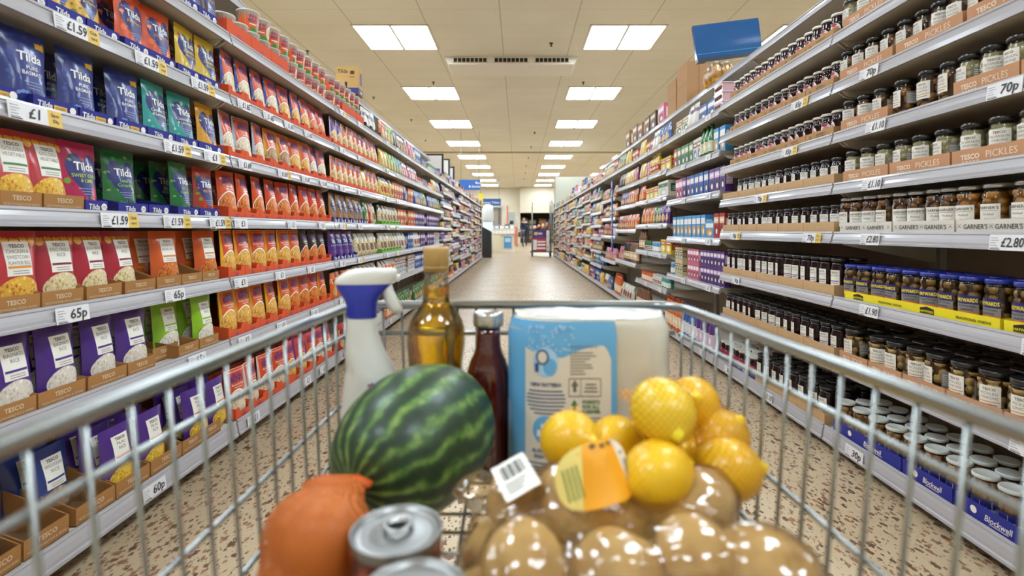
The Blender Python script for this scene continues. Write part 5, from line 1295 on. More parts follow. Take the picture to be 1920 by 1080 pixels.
# ------------------------------------------------------------------ bag of potatoes
pom = P('potato_skin', 'c8a468', .5); pt = NT(pom); tc = pt.n('ShaderNodeTexCoord'); nz = pt.n('ShaderNodeTexNoise', i_Scale=28., i_Detail=5.); pt.l(tc.outputs['Object'], nz.inputs['Vector'])
pt.l(pt.ramp(nz.outputs[0], [(.28, 'a8824c'), (.42, 'd2ae70'), (.7, 'e0c48c')]).outputs[0], pt.b.inputs['Base Color']); pt.bump(nz.outputs[0], .3, .002)
pb = bpy.data.objects.new('potato_bag', None); COL.objects.link(pb); pb.location = (.083, .47, FL)
tag(pb, 'clear plastic bag of potatoes lying under the lemons in the trolley', 'bag of potatoes')
shell = MB(); rr = random.Random(11)
PP = [(-.105, .03, .034), (-.115, -.045, .036), (-.045, .075, .036), (-.04, .0, .034), (-.05, -.09, .035), (.03, .06, .035), (.04, -.01, .035), (.03, -.085, .035), (.105, .05, .035), (.11, -.02, .035), (.10, -.09, .035),
      (-.085, .055, .078), (-.08, -.055, .082), (-.035, .028, .090), (.0, -.055, .076), (.012, .035, .078), (.06, -.05, .086), (.085, .025, .088), (.11, -.055, .078)]
for i, (x, y, z) in enumerate(PP):
    m = MB(); rx = rr.uniform(.036, .044); ry = rr.uniform(.029, .034); rz = rr.uniform(.027, .032)
    m.sphere((0, 0, 0), (rx, ry, rz), pom, 20, 14, wob=.12, seed=i + 3); e = (rr.uniform(-.4, .4), rr.uniform(-.4, .4), rr.uniform(0, 3))
    ob('potato', m, pb, (x, y, z), e)
    shell.sphere((0, 0, 0), (rx + .005, ry + .005, rz + .005), pom, 14, 10, M=Matrix.Translation((x, y, z)) @ Euler(e).to_matrix().to_4x4())
shell.sphere((0, -.01, .055), (.12, .09, .05), pom, 20, 12)
shell.tube([(.09, -.03, .05), (.11, -.01, .045), (.125, .01, .035)], [.055, .04, .025], pom, 12, sq=(1, .6))
shell.tube([(-.09, .06, .06), (-.12, .085, .07), (-.14, .10, .075)], [.04, .025, .03], pom, 12, sq=(1, .5))
fm_ = thin_clear('potato_bag_film', 'f8efe0', .08, .11, (9., .5, .02), .07, 'd9b07a')
bagme = remeshed(shell, 'plastic_bag', .006, 16, fm_, .001)
for v in bagme.vertices:
    n_ = noise.noise(Vector((v.co.x * 30 + v.co.y * 18, v.co.y * 24, v.co.z * 40))); q = noise.noise(Vector((v.co.x * 75, v.co.y * 75, v.co.z * 20)))
    v.co += v.normal * (.003 * n_ + .002 * abs(q)); v.co.z = max(v.co.z, .002)
ob('plastic_bag', bagme, pb)
lb_ = MB(); Mx = Matrix.Translation((-.086, .018, .1195)) @ Euler((.28, -.20, .35)).to_matrix().to_4x4() @ Matrix.Scale(.78, 4)
q = [lambda x, y, e: (x, y, e + .004 * sin(60 * x))][0]
tmp = MB(); tmp.rect(-.022, -.028, .022, .028, P('label_white', 'eae6dc', .5), q, 0, 10, 6)
for i in range(11): tmp.rect(-.015 + i * .0028, .0, -.0135 + i * .0028 + (.0005 if i % 3 else -.0006), .022, inkk, q, .0006, 1, 2)
for i in range(3): tmp.rect(-.016, -.008 - .006 * i, .012 - .004 * i, -.0055 - .006 * i, inkg, q, .0006, 4, 1)
for a, b_, c_ in zip(tmp.f, tmp.m, tmp.s): pass
lb_.v = [tuple(Mx @ Vector(v)) for v in tmp.v]; lb_.f = tmp.f; lb_.m = tmp.m; lb_.s = tmp.s; lb_.mats = tmp.mats
ob('barcode_label', lb_, pb)
# ------------------------------------------------------------------ nets of lemons
def lemon_mat(n, c1, c2):
    m = P(n, c1, .38, coat=.2); t = NT(m); tc = t.n('ShaderNodeTexCoord'); nz = t.n('ShaderNodeTexNoise', i_Scale=30., i_Detail=2.); t.l(tc.outputs['Object'], nz.inputs['Vector'])
    t.l(t.ramp(nz.outputs[0], [(.3, c2), (.7, c1)]).outputs[0], t.b.inputs['Base Color'])
    n2 = t.n('ShaderNodeTexNoise', i_Scale=420.); t.l(tc.outputs['Object'], n2.inputs['Vector']); t.bump(n2.outputs[0], .25, .001); return m
lm1 = lemon_mat('lemon_skin', 'f0cc20', 'eabc18'); lm2 = lemon_mat('lemon_skin_pale', 'eedc38', 'e8d22c')
lmesh = {}
def lemon(r, mat):
    m = MB(); prof = [(.001, -r * 1.22), (r * .14, -r * 1.19), (r * .25, -r * 1.08)]
    for i in range(13):
        a = -1.15 + 2.3 * i / 12; prof.append((r * cos(a) * 1.0, r * sin(a) * 1.10))
    prof += [(r * .27, r * 1.08), (r * .18, r * 1.17), (r * .10, r * 1.27), (.001, r * 1.29)]
    m.lathe(prof, mat, 26); return m
lnet = net_mat('lemon_net_yellow', 'dca414', 'dca414', 520., .17, .04); onet = net_mat('lemon_net_orange', 'd8921a', 'd8921a', 480., .22, .06)
def lemon_net(label, loc, L, netm, extra=None, vox=.005):
    e = bpy.data.objects.new('lemon_net', None); COL.objects.link(e); e.location = loc; tag(e, label, 'net of lemons')
    sh = MB()
    for i, (x, y, z, r, rot, mat, netted) in enumerate(L):
        lo = ob('lemon', lemon(r, mat), e, (x, y, z), rot)
        sm = MB(); sm.lathe([(.0008, -r * 1.15), (.004, -r * 1.22), (.0042, -r * 1.245), (.0008, -r * 1.245)], P('lemon_stem', '7a8a2c', .7), 8); ob('stem_end', sm, lo)
        sh.sphere((0, 0, 0), (r * 1.05, r * 1.05, r * 1.17), mat, 16, 12, M=Matrix.Translation((x, y, z)) @ Euler(rot).to_matrix().to_4x4())
    if extra: extra(sh)
    ob('net', remeshed(sh, 'net', vox, 8, netm, .0008), e); return e
OX, OY, OZ = .09, .53, FL
l1 = lemon_net('net of lemons with an orange card tag, resting on the potato bag', (OX, OY, OZ), [
    (-.036, .012, .131, .030, (1.3, .4, .6), lm1, 1), (.018, .040, .116, .030, (1.2, .2, -.7), lm1, 1), (.044, -.034, .117, .0315, (1.4, .3, 1.9), lm1, 1), (-.012, -.030, .098, .029, (1.2, 1, .2), lm1, 1)], lnet,
    lambda s: s.tube([(-.03, .0, .155), (-.035, .012, .168)], [.012, .006], lm1, 8))
# card tag of that net
ctm = P('tag_orange', 'eaa01c', .45); m = MB()
def tagS(x, y, e):
    return (x, y, e - 14 * x * x + .003 * sin(70 * y))
n_ = 28; out = []
W, H = .040, .027
for i in range(n_):
    a = 2 * PI * i / n_; c, s = cos(a), sin(a); out.append((W * math.copysign(abs(c) ** .7, c), H * math.copysign(abs(s) ** .7, s)))
m.star(out, (0, 0), ctm, tagS, 0, 5); m.star([(x, y) for x, y in out][::-1], (0, 0), ctm, lambda x, y, e: tagS(x, y, -.0006), 0, 5)
lo_ = [(max(-W, min(x, -.020 + .25 * y)), y) for x, y in out]; m.star(lo_, (-.030, 0), P('tag_pale_yellow', 'e6d078', .45), tagS, .0004, 2)
hi_ = [(max(x, .024 - .2 * y), y) for x, y in out]; m.star(hi_, (.032, 0), P('label_white', 'eae6dc', .5), tagS, .0004, 2)
for i in range(4): m.rect(-.034 + .0035 * i, -.014, -.0325 + .0035 * i, .012, P('tag_green_print', '7a8a4a', .5), tagS, .0009, 1, 4)
for i in range(4): m.rect(.028 + .003 * i, -.012, .0292 + .003 * i, .008, inkg, tagS, .0009, 1, 4)
for x, y, r in ((-.004, .0225, .0035), (.006, .021, .003), (.014, .022, .0028), (.028, .013, .0026)): m.ell(x, y, r, r * .7, P('tag_dark_marks', '5a4a1c', .6), tagS, .0009, 8, rings=1)
ob('card_tag', m, l1, (-.013, -.062, .133), (math.radians(52), math.radians(-4), math.radians(24)))
l2 = lemon_net('net of lemons leaning on the kitchen roll at the trolley side', (OX, OY, OZ), [
    (.0585, .004, .1645, .0325, (1.9, .15, .2), lm2, 0), (.112, .072, .150, .030, (1.0, .5, -.5), lm1, 1), (.135, .050, .118, .030, (.4, .6, 0), lm1, 1), (.121, -.005, .1085, .0305, (1.3, .5, 1.), lm1, 0), (.078, .05, .11, .030, (1.2, .5, 0), lm1, 0)], onet,
    lambda s: s.tube([(.04, .05, .165), (.022, .055, .168)], [.010, .007], lm1, 8))
# ------------------------------------------------------------------ on top of the shelving, signs
m = MB(); W_, H_, D_ = .19, .23, .16
m.box(-W_ / 2, 0, 0, W_ / 2, D_, H_, paper('c0985c', .7)); bn = P('print_box_navy', '34347c', .5); bi = P('print_ink_brown', '4a3420', .6); fr_ = flat(0); sd_ = lambda x, z, e: (W_ / 2 + e, x, z)
m.rect(-W_ * .1, .0, W_ / 2, .05, bn, fr_, .001, 1, 1); m.text('Tilda', -.04, .175, .045, bi, fr_, .001, .015, .1); m.rect(.025, .165, .06, .195, bi, fr_, .001, 1, 1); m.rect(.02, .14, .065, .145, bi, fr_, .001, 1, 1); m.rect(-.02, .05, .0, .10, P('box_slot_dark', '1c1a2c', .6), fr_, .001, 1, 1)
m.rect(0, 0, D_, .05, bn, sd_, .001, 1, 1); m.rect(.05, .09, .12, .19, bn, sd_, .001, 1, 1); m.rect(.06, .10, .11, .18, P('print_violet', '6a5aa0', .5), sd_, .002, 1, 1); m.rect(.05, .018, .12, .032, gold, sd_, .002, 1, 1)
item(-1, 2, 'cap', 4.44, .03, 'tan rice carton with navy printing', ('rice_carton', 'carton', m.mesh('rice_carton'), []), -PI / 2 + .06)
kraftc = lambda w, h, d: ('cardboard_box', 'box', (lambda m: (m.box(-w / 2, 0, 0, w / 2, d, h, paper('b48a60', .75)), m.rect(-w / 2, h * .48, w / 2, h * .52, paper('a67c52', .6), flat(0), .001, 1, 1), m.rect(d * .46, 0, d * .54, h, paper('a67c52', .6), lambda x, z, e: (w / 2 + e, x, z), .001, 1, 1), m)[-1])(MB()).mesh('cardboard_box'), [])
item(1, 2, 'cap', 4.95, .0, 'tall plain cardboard box', kraftc(.30, .40, .22)); item(1, 2, 'cap', 5.35, .02, 'smaller plain cardboard box', kraftc(.28, .36, .20))
# bag of oranges and trays of dates at the near end of that shelf
og = bpy.data.objects.new('orange_bag', None); COL.objects.link(og); x, y, z = spot(1, 2, 'cap', 4.22, .06); og.location = (x, y, z)
tag(og, 'clear bag of yellow bottles on the cap shelf of third bay on pickle side', 'bag')
ym = P('yellow_bottles', 'e8a820', .3, coat=.3); sh = MB(); i = 0
for a in range(2):
    for b in range(3):
        m = MB(); m.lathe([(.03, 0), (.036, .004), (.037, .08), (.03, .11), (.016, .125), (.016, .145)], ym, 14, M=Matrix.Translation((-.05 + .08 * a, -.11 + .085 * b, .003))); m.lathe([(.018, .143), (.018, .160), (.015, .162)], P('cap_white', 'd8d8d8', .4), 12, M=Matrix.Translation((-.05 + .08 * a, -.11 + .085 * b, .003)))
        ob('yellow_bottle', m, og)
        sh.sphere((-.05 + .08 * a, -.11 + .085 * b, .08), (.045, .048, .088), ym, 12, 8)
ob('shrink_film', remeshed(sh, 'shrink_film', .012, 8, thin_clear('shrink_film', 'f4f2ea', .10, .08, (30., .6, .006)), .002), og)
for q, (dy, lay) in enumerate([(3.53, 0), (3.53, 1), (3.53, 2)]):
    x, y, z = spot(1, 2, 5, dy + .05, .02)
    b = MB(); b.box(-.07, 0, 0, .07, .14, .055, P('punnet_clear_pink', 'c9a4a6', .2, coat=.4)); b.box(-.074, -.004, .055, .074, .144, .062, P('punnet_lid', 'd8c4cc', .2, coat=.4))
    for i in range(4): b.sphere((-.045 + .03 * i, -.002, .03), (.012, .006, .016), P('punnet_date', '6a3a24', .4), 8, 6)
    place(('fruit_punnet', 'punnet', b.mesh('fruit_punnet'), []), (x, y, z + .063 * q), RZ[1], f'clear punnet of dates, {("lowest", "middle", "topmost")[q]} of its stack beside the beetroot jars', 'stack of date punnets')
for i, (yy, c) in enumerate([(5.75, 'pink'), (6.1, 'black'), (6.38, 'black'), (6.75, 'brown'), (7.05, 'brown'), (7.5, 'brown')]):
    item(1, 3 if yy < 5.9 else 4 if yy < 7.2 else 5, 'cap', yy, .02, f'{c} bulk carton', carton(*CN[c], .24, .22 if i < 4 else .26, .2))
for i, (yy, w, h) in enumerate([(8.72, .36, .46), (9.75, .30, .52), (10.45, .30, .46)]):
    b = MB(); b.box(-w / 2, 0, 0, w / 2, .05, h, P('frame_black', '24211f', .5)); b.rect(-w / 2 + .03, .03, w / 2 - .03, h - .03, P('poster_white', 'd8d2cc', .6), flat(0), .001, 1, 1)
    b.star([(-w * .3, h * .15), (w * .3, h * .1), (w * .34, h * .45), (-w * .1, h * .5)], (0, h * .3), P('poster_mauve', '7a5a86', .6), flat(0), .0016, 1)
    k_ = 6 + int((yy - yf) / 1.25); item(-1, k_, len(BAYS[(-1, k_)]['levels']) - 1, yy, .205, ('mauve poster', 'tall black', 'small black')[i] + ' framed display board', ('display_board', 'display board', b.mesh('display_board'), []), -PI / 2)
for i in range(5): item(-1, 8 + i // 2, len(BAYS[(-1, 8 + i // 2)]['levels']) - 1, yf + 2.8 + .62 * i, .22, 'black back-stock box', carton(*CN[('black', 'purple', 'white')[i % 3]], .2, .34, .1))
# blue shelf-top header sign, tilted
hs = bpy.data.objects.new('aisle_sign', None); COL.objects.link(hs); hs.location = (1.70, 4.2, 2.345); hs.rotation_euler = (0, math.radians(-7), 0)
tag(hs, 'tilted glossy blue aisle header sign above the beetroot jars', 'sign')
sm_ = P('sign_blue_gloss', '14528c', .12, coat=.6)
m = MB(); m.grid(lambda u, v: ((u - .5) * .53, -.024 - .004 * sin(PI * v) - .012 * max(0, .25 - v) * 4 * .5, .27 * v), 12, 10, sm_); m.grid(lambda u, v: ((.5 - u) * .53, .012, .27 * v), 4, 4, sm_)
m.box(-.265, -.023, 0, -.262, .012, .27, sm_); m.box(.262, -.023, 0, .265, .012, .27, sm_); m.box(-.265, -.023, .267, .265, .012, .27, sm_)
m.rect(-.262, .03, .262, .034, P('sign_line', '3f9ac8', .3), flat(-.032), .001, 6, 1)
ob('sign_panel', m, hs)
m = MB(); m.box(-.265, -.042, -.03, .265, .022, .0, P('sign_foot_dark', '20304a', .3)); m.box(-.2, -.03, -.036, .2, .0, -.03, white); ob('sign_foot', m, hs)
m = MB(); m.tube([(.28, 0, .02), (.35, 0, .0), (.36, 0, -.26)], .006, zinc, 8); m.tube([(.26, 0, .02), (.29, 0, .02)], .012, zinc, 8); ob('bracket', m, hs)
# hanging blue sign at the end of the rice side
hs = bpy.data.objects.new('hanging_sign', None); COL.objects.link(hs); hs.location = (-1.62, YLE + .12, 2.30); tag(hs, 'blue hanging sign reading rice and sauces at the far end of rice shelving', 'sign')
sb = P('sign_blue', '2a5aa0', .4); m = MB(); m.box(-.36, 0, 0, .36, .03, .34, sb); m.text('Rice', .28, .20, .11, inkw, flat(0), .002, .01); m.text('& Sauces', .16, .08, .11, inkw, flat(0), .002, .01); ob('sign_panel', m, hs)
m = MB()
for x in (-.3, .3): m.tube([(x, .015, .34), (x, .015, CEIL - 2.30)], .006, zinc, 6)
ob('hanger', m, hs)
m = MB(); m.box(.30, -.03, -.62, .44, .0, -.12, P('sign_yellow', 'ecc81a', .5)); ob('yellow_card', m, hs)
# end panels of the two runs
for s, yy, fx in ((-1, YLE, FXL), (1, YRE, FXR)):
    m = MB(); m.box(min(s * fx, s * (fx + .5)), yy + .002, .02, max(s * fx, s * (fx + .5)), yy + .03, 1.95, steel)
    m.box(min(s * (fx - .02), s * (fx + .03)), yy + .002, .02, max(s * (fx - .02), s * (fx + .03)), yy + .05, 1.98, P('end_upright', 'd0c8b8', .5))
    for i in range(36): m.box(s * (fx + .005) - .006, yy - .001, .1 + .05 * i, s * (fx + .005) + .006, yy + .003, .125 + .05 * i, dark)
    e = ob('end_panel', m); tag(e, f'cream slotted end panel closing the {"rice" if s < 0 else "pickle"} shelving run', 'panel')
# blue clip strip hanging on pickle side
m = MB(); 
for i in range(9): m.box(-.04, -.012 + .012 * (i % 2) * .4, -.11 * i - .1, .04, .004, -.11 * i, gloss(('3a4a9a', '4a6ab8', '34449a')[i % 3])); m.rect(-.025, -.11 * i - .07, .02, -.11 * i - .03, gloss(('d06a8a', 'c8c8d8')[i % 2]), flat(-.012), .001, 1, 1)
e = ob('clip_strip', m, None, (FXR - .05, YR + 5 * BAY, 1.62), (0, 0, -PI / 2)); tag(e, 'blue and pink clip strip of small packets hanging on the pickle shelving', 'clip strip')
# white column and box-out beyond the pickle side
struct('trim_column', MB().box(1.46, YRE + .6, 0, 3.1, YRE + 1.6, 3.05, P('column_white', 'b4b3a4', .7)))
# ------------------------------------------------------------------ roll cage of stock
rc = bpy.data.objects.new('roll_cage', None); COL.objects.link(rc); rc.location = (.83, 18.9, 0); tag(rc, 'grey roll cage stacked with purple and red cartons in the aisle', 'roll cage')
cg = P('cage_grey', '7c7f84', .4, .6); m = MB(); m.box(-.40, -.3, .16, .40, .35, .20, P('cage_base', '3c5a5a', .5)); ob('base', m, rc)
m = MB()
for x, h in ((-.33, 1.95), (.36, 1.98)):
    for y in (-.28, .33): m.tube([(x, y, .18), (x, y, h - .12 * (y > 0)), ], .014, cg, 8)
    for i in range(5): m.tube([(x, -.28, .4 + .3 * i), (x, .33, .4 + .3 * i)], .006, cg, 6)
m.tube([(.30, -.28, .2), (.30, -.28, 1.95), (.36, -.28, 2.02), (.41, -.28, 1.9), (.41, -.28, .2)], .012, cg, 8); ob('cage_sides', m, rc)
for x in (-.33, .33):
    for y in (-.24, .28):
        m = MB(); m.lathe([(.03, -.02), (.075, -.02), (.08, -.012), (.08, .012), (.075, .02), (.03, .02)], whm, 16, M=Matrix.Translation((x, y, .08)) @ Matrix.Rotation(PI / 2, 4, 'Y')); m.box(x - .03, y - .02, .08, x + .03, y + .02, .17, cg); ob('castor', m, rc)
def stockbox(lbl, x0, y0, z0, x1, y1, z1, c, deco):
    m = MB(); m.box(0, 0, 0, x1 - x0, y1 - y0, z1 - z0, paper(c, .6)); W, H = x1 - x0, z1 - z0; S = flat(0)
    for d in deco: m.rect(W * d[0], H * d[1], W * d[2], H * d[3], paper(d[4], .5), S, .002, 1, 1)
    o = ob('stock_carton', m, None, (.83 + x0, 18.9 + y0, z0)); tag(o, lbl, 'carton')
stockbox('red and white stock carton on the roll cage floor', -.31, -.25, .203, .17, .30, .66, 'a83238', [(.0, .1, .3, .9, 'd8d0cc'), (.34, .68, .95, .8, 'd8d0cc'), (.34, .42, .95, .58, 'd8d0cc'), (.34, .16, .95, .3, 'd8d0cc')])
stockbox('purple stock carton above the red one on the roll cage', -.31, -.25, .663, .17, .30, .96, '43285c', [(.1, .4, .35, .75, 'c8a860'), (.4, .45, .7, .7, 'b8a0c8'), (.1, .12, .9, .22, '6a4a84')])
stockbox('lower white stock carton on the roll cage', .175, -.25, .203, .28, .30, .58, 'd2cec6', [(.2, .3, .8, .5, 'b8b4ac')]); stockbox('upper white stock carton on the roll cage', .175, -.25, .583, .28, .30, .95, 'd2cec6', [(.2, .3, .8, .5, 'b8b4ac')])
for i, (x, h, c) in enumerate([(-.22, .16, 'd8b890'), (-.075, .20, 'b8503a'), (.07, .24, 'c8a878'), (.21, .28, '8a5a4a')]):
    m = MB(); m.sphere((0, 0, h * .5), (.068, .2, h * .5), gloss(c), 14, 10, wob=.12, seed=i); o = ob('snack_bag', m, None, (.83 + x, 18.92, .963)); tag(o, ('tan', 'red', 'beige', 'brown')[i] + ' snack bag lying on top of the roll cage', 'bag')
# black bin, counter, fridge, dome
m = MB(); m.prism([(-.22, 0), (.18, 0), (.18, .90), (-.22, 1.12)], 0, .4, P('podium_black', '26272a', .5)); e = ob('podium', m, None, (-1.12, 17.95, 0)); tag(e, 'black slope topped stand at the end of the rice shelving', 'stand')
ct = bpy.data.objects.new('service_counter', None); COL.objects.link(ct); ct.location = (-.75, 22.4, 0); tag(ct, 'cream service counter with a blue poster on its end', 'counter')
cm_ = P('counter_cream', 'd8ccae', .6); m = MB(); m.box(-.55, 0, .0, .02, .8, .80, cm_); m.box(.02, .05, .0, .56, .85, .78, P('counter_pale', 'd8d2c2', .6)); ob('counter_body', m, ct)
m = MB(); m.box(-.58, -.04, .80, .58, .88, .98, P('counter_band', 'd6d4ce', .4)); m.box(-.6, -.06, .98, .6, .9, 1.02, white)
for i in range(7): m.rect(-.55 + .16 * i, .82, -.43 + .16 * i, .96, P('counter_ticket', 'eceae4', .5), flat(-.04), .002, 1, 1)
ob('counter_top', m, ct)
m = MB(); m.box(.10, .03, .16, .48, .05, .72, P('poster_frame', 'b8bcc0', .4)); m.rect(.13, .19, .45, .69, P('poster_blue', '5a90bc', .4), flat(.03), .003, 1, 1); m.rect(.17, .45, .41, .62, P('poster_pale', 'a8c8dc', .4), flat(.03), .006, 1, 1); ob('poster', m, ct)
for i in range(5):
    m = MB(); m.box(-.09, 0, 0, .09, .25, .16 + .05 * (i % 2), paper(('b8b4b4', '8a90a0', 'c8b8a8', '6a6a78', 'd0ccc8')[i], .4)); m.rect(-.07, .03, .07, .12, inkw, flat(0), .002, 1, 1)
    o = ob('counter_box', m, None, (-1.16 + .22 * i, 22.55, 1.0205)); tag(o, f'small box standing on the service counter, {ordw(i + 1)} from the black stand', 'box', 'boxes on the service counter')
m = MB(); m.tube([(0, 0, 0), (.02, 0, .22), (.10, 0, .30)], .02, P('terminal_black', '24262a', .5), 8); m.box(.05, -.04, .2, .2, .0, .36, P('terminal_black', '24262a', .5)); o = ob('till_screen', m, None, (-.42, 22.8, 1.0205)); tag(o, 'black till screen on the service counter', 'till')
m = MB(); m.lathe([(.0, 0), (.2, 0), (.23, .05), (.23, .5), (.2, .62), (.1, .68), (.0, .69)], P('dome_white', 'd8dcdc', .3), 24); m.lathe([(.2, -1.3), (.2, 0)], P('dome_post', 'c8ccd0', .4), 20); o = ob('dome_cabinet', m, None, (-1.22, 20.6, 1.3)); tag(o, 'white round topped cabinet behind the black stand', 'cabinet')
# white kiosk wall with the toilets sign
struct('wall_kiosk', MB().box(-3.2, 34.0, 0, -.72, 34.2, 2.62, P('kiosk_white', 'e0ddd2', .7)).box(-.72, 34.0, 0, .0, 34.2, 1.9, P('kiosk_white', 'e0ddd2', .7)))
hs = bpy.data.objects.new('direction_sign', None); COL.objects.link(hs); hs.location = (-1.75, 33.5, 2.55); tag(hs, 'blue customer toilets sign over the dark window', 'sign')
m = MB(); m.box(-.85, 0, 0, .62, .05, .46, sb); m.text('Customer Toilets', -.12, .15, .2, inkw, flat(0), .003, .01, 0, 1.3); m.box(-.85, .0, -.06, .62, .05, 0, white); ob('sign_panel', m, hs)
m = MB()
for x in (-.7, .5): m.tube([(x, .02, .46), (x, .02, CEIL - 2.55)], .012, zinc, 6)
ob('hanger', m, hs)
m = MB(); m.box(-2.4, 33.93, .95, -1.13, 33.99, 2.45, P('window_frame_grey', '8a8478', .5)); m.rect(-2.3, 1.05, -1.25, 2.4, P('window_dark', '4a433c', .3), flat(33.93), .004, 1, 1); m.rect(-2.25, 1.2, -1.85, 2.2, P('window_wood', '7a5a40', .5), flat(33.93), .008, 1, 1); m.rect(-1.7, 1.0, -1.3, 2.4, P('window_grey', '9a948a', .5), flat(33.93), .006, 1, 1); struct('window_1', m)
m = MB(); m.box(-.75, 33.2, 0, -.05, 33.5, 1.2, P('stand_orange', 'd07a50', .6)); m.box(-.75, 33.3, 1.2, -.66, 33.5, 2.55, P('stand_orange', 'd07a50', .6)); m.rect(-.62, 1.25, -.25, 2.1, P('stand_grey', 'a8b0ac', .5), flat(33.35), .01, 1, 1); m.box(-.66, 33.35, 1.2, -.2, 33.45, 2.15, P('stand_panel', 'b4b8b2', .5)); e = ob('promo_stand', m); tag(e, 'orange and grey promotion stand before the kiosk wall', 'stand')
# racks in the opening
for i, (x, c) in enumerate([(.45, '6a5a48'), (1.1, '4a4038'), (1.9, '5a4c40'), (2.6, '6a6058')]):
    m = MB(); m.box(-.3, 0, 0, .3, .4, 1.9 - .1 * (i % 2), paper(c))
    for j in range(4): m.rect(-.26, .3 + .4 * j, .26, .55 + .4 * j, paper(('8a8a6a', 'a8704a', '6a7a8a', 'b8a888')[(i + j) % 4]), flat(0), .004, 1, 1)
    o = ob('display_rack', m, None, (x, 40.6, 0)); tag(o, f'display rack inside the dark opening, {ordw(i + 1)} from the kiosk', 'rack', 'racks in the opening')
# ------------------------------------------------------------------ shopper bending over a trolley
pe = bpy.data.objects.new('person', None); COL.objects.link(pe); pe.location = (.38, 31.72, 0); tag(pe, 'person in a dark coat and pale scarf leaning over a shopping trolley', 'person')
def skin(name, chain, mat, parent, sub=2):
    me = bpy.data.meshes.new(name); V = [c[0] for c in chain[0]]; Ed = []
    me.from_pydata([c[0] for c in chain[0]], chain[1], []); o = bpy.data.objects.new(name, me); COL.objects.link(o)
    a = o.modifiers.new('k', 'SKIN'); 
    for v, c in zip(me.skin_vertices[0].data, chain[0]): v.radius = c[1]
    me.skin_vertices[0].data[0].use_root = True
    b = o.modifiers.new('u', 'SUBSURF'); b.levels = sub; b.render_levels = sub
    dg = bpy.context.evaluated_depsgraph_get(); dg.update(); out = bpy.data.meshes.new_from_object(o.evaluated_get(dg)); bpy.data.objects.remove(o)
    out.name = name; out.materials.clear(); out.materials.append(mat); out.polygons.foreach_set('use_smooth', [True] * len(out.polygons)); out.polygons.foreach_set('material_index', [0] * len(out.polygons))
    return ob(name, out, parent)
J = [((0, 0, .92), (.16, .12)), ((.02, .03, 1.15), (.16, .12)), ((.02, .02, 1.34), (.17, .11)), ((-.01, -.03, 1.48), (.06, .06)), ((-.03, -.09, 1.58), (.085, .095)), ((-.03, -.10, 1.68), (.07, .08)),
     ((.20, .0, 1.36), (.07, .07)), ((.27, -.12, 1.15), (.055, .055)), ((.2, -.32, 1.04), (.045, .045)), ((.17, -.4, 1.03), (.04, .04)), ((-.18, .0, 1.36), (.07, .07)), ((-.25, -.14, 1.15), (.055, .055)), ((-.18, -.33, 1.04), (.045, .045)), ((-.15, -.4, 1.03), (.04, .04)),
     ((.09, .02, .82), (.10, .10)), ((.10, -.02, .48), (.07, .07)), ((.10, .06, .10), (.05, .05)), ((.10, -.06, .045), (.045, .045)), ((-.09, .02, .82), (.10, .10)), ((-.10, .03, .48), (.07, .07)), ((-.11, .16, .10), (.05, .05)), ((-.11, .05, .045), (.045, .045))]
E_ = [(0, 1), (1, 2), (2, 3), (3, 4), (4, 5), (2, 6), (6, 7), (7, 8), (8, 9), (2, 10), (10, 11), (11, 12), (12, 13), (0, 14), (14, 15), (15, 16), (16, 17), (0, 18), (18, 19), (19, 20), (20, 21)]
skin('body', (J, E_), P('coat_navy', '23253a', .8), pe)
m = MB(); m.sphere((-.03, -.08, 1.645), (.10, .115, .115), P('hair_brown', '4a3424', .7), 16, 12, wob=.1); m.sphere((-.03, .0, 1.55), (.07, .06, .12), P('hair_brown', '4a3424', .7), 12, 8); ob('hair', m, pe)
m = MB(); m.sphere((-.035, -.15, 1.61), (.075, .06, .095), P('skin_tone', 'c49a80', .6), 14, 10); m.sphere((-.035, -.212, 1.605), (.014, .016, .018), P('skin_tone', 'c49a80', .6), 8, 6); ob('face', m, pe)
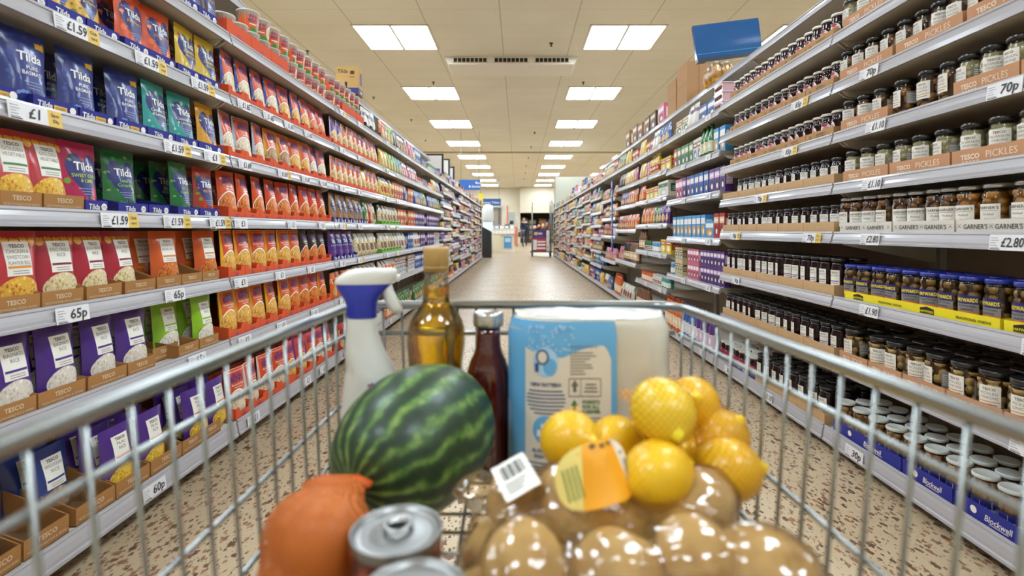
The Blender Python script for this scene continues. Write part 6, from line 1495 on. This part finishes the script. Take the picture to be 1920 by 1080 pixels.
m = MB(); m.tube([(-.12, -.06, 1.47), (-.02, -.12, 1.45), (.10, -.06, 1.45), (.14, .02, 1.40), (.18, -.06, 1.2)], [.04, .05, .05, .05, .03], P('scarf_beige', 'cdbfae', .8), 10); ob('scarf', m, pe)
# the shopper's own trolley
t2 = bpy.data.objects.new('shopping_trolley', None); COL.objects.link(t2); t2.location = (.10, 30.6, 0); tag(t2, 'small wire trolley with a maroon bag being pushed far down the aisle', 'shopping trolley')
m = MB(); 
for i in range(9):
    f = i / 8; m.tube([(-.25 + .5 * f, -.4, .95), (-.2 + .4 * f, -.35, .55)], .006, zinc, 5); m.tube([(-.25, -.4 + .9 * f, .95), (-.2, -.35 + .8 * f, .55)], .006, zinc, 5); m.tube([(.25, -.4 + .9 * f, .95), (.2, -.35 + .8 * f, .55)], .006, zinc, 5); m.tube([(-.2, -.35 + .8 * f, .55), (.2, -.35 + .8 * f, .55)], .005, zinc, 5)
m.tube([(-.25, -.4, .95), (.25, -.4, .95), (.25, .5, .97), (-.25, .5, .97), (-.25, -.4, .95)], .012, zinc, 6); ob('basket', m, t2)
m = MB(); m.tube([(-.25, .5, .97), (-.26, .62, 1.03), (.26, .62, 1.03), (.25, .5, .97)], .016, P('handle_blue', '2a3f86', .4), 8); ob('handle', m, t2)
m = MB()
for s in (-1, 1): m.tube([(s * .2, .45, .55), (s * .22, .5, .2), (s * .2, -.35, .16)], .012, zinc, 6)
ob('chassis', m, t2)
for s in (-1, 1):
    for y in (-.35, .45): m = MB(); m.lathe([(.02, -.016), (.06, -.016), (.065, 0), (.06, .016), (.02, .016)], whm, 14, M=Matrix.Translation((s * .2, y, .065)) @ Matrix.Rotation(PI / 2, 4, 'Y')); m.box(s * .2 - .012, y - .01, .06, s * .2 + .012, y + .01, .17, zinc); ob('castor', m, t2)
m = MB(); m.sphere((0, 0, .16), (.08, .08, .16), P('bag_maroon', '5a2430', .7), 16, 10, wob=.15); e = ob('shopping_bag', m, None, (.06, 30.55, .575)); tag(e, 'maroon bag standing in the far shopping trolley', 'bag')
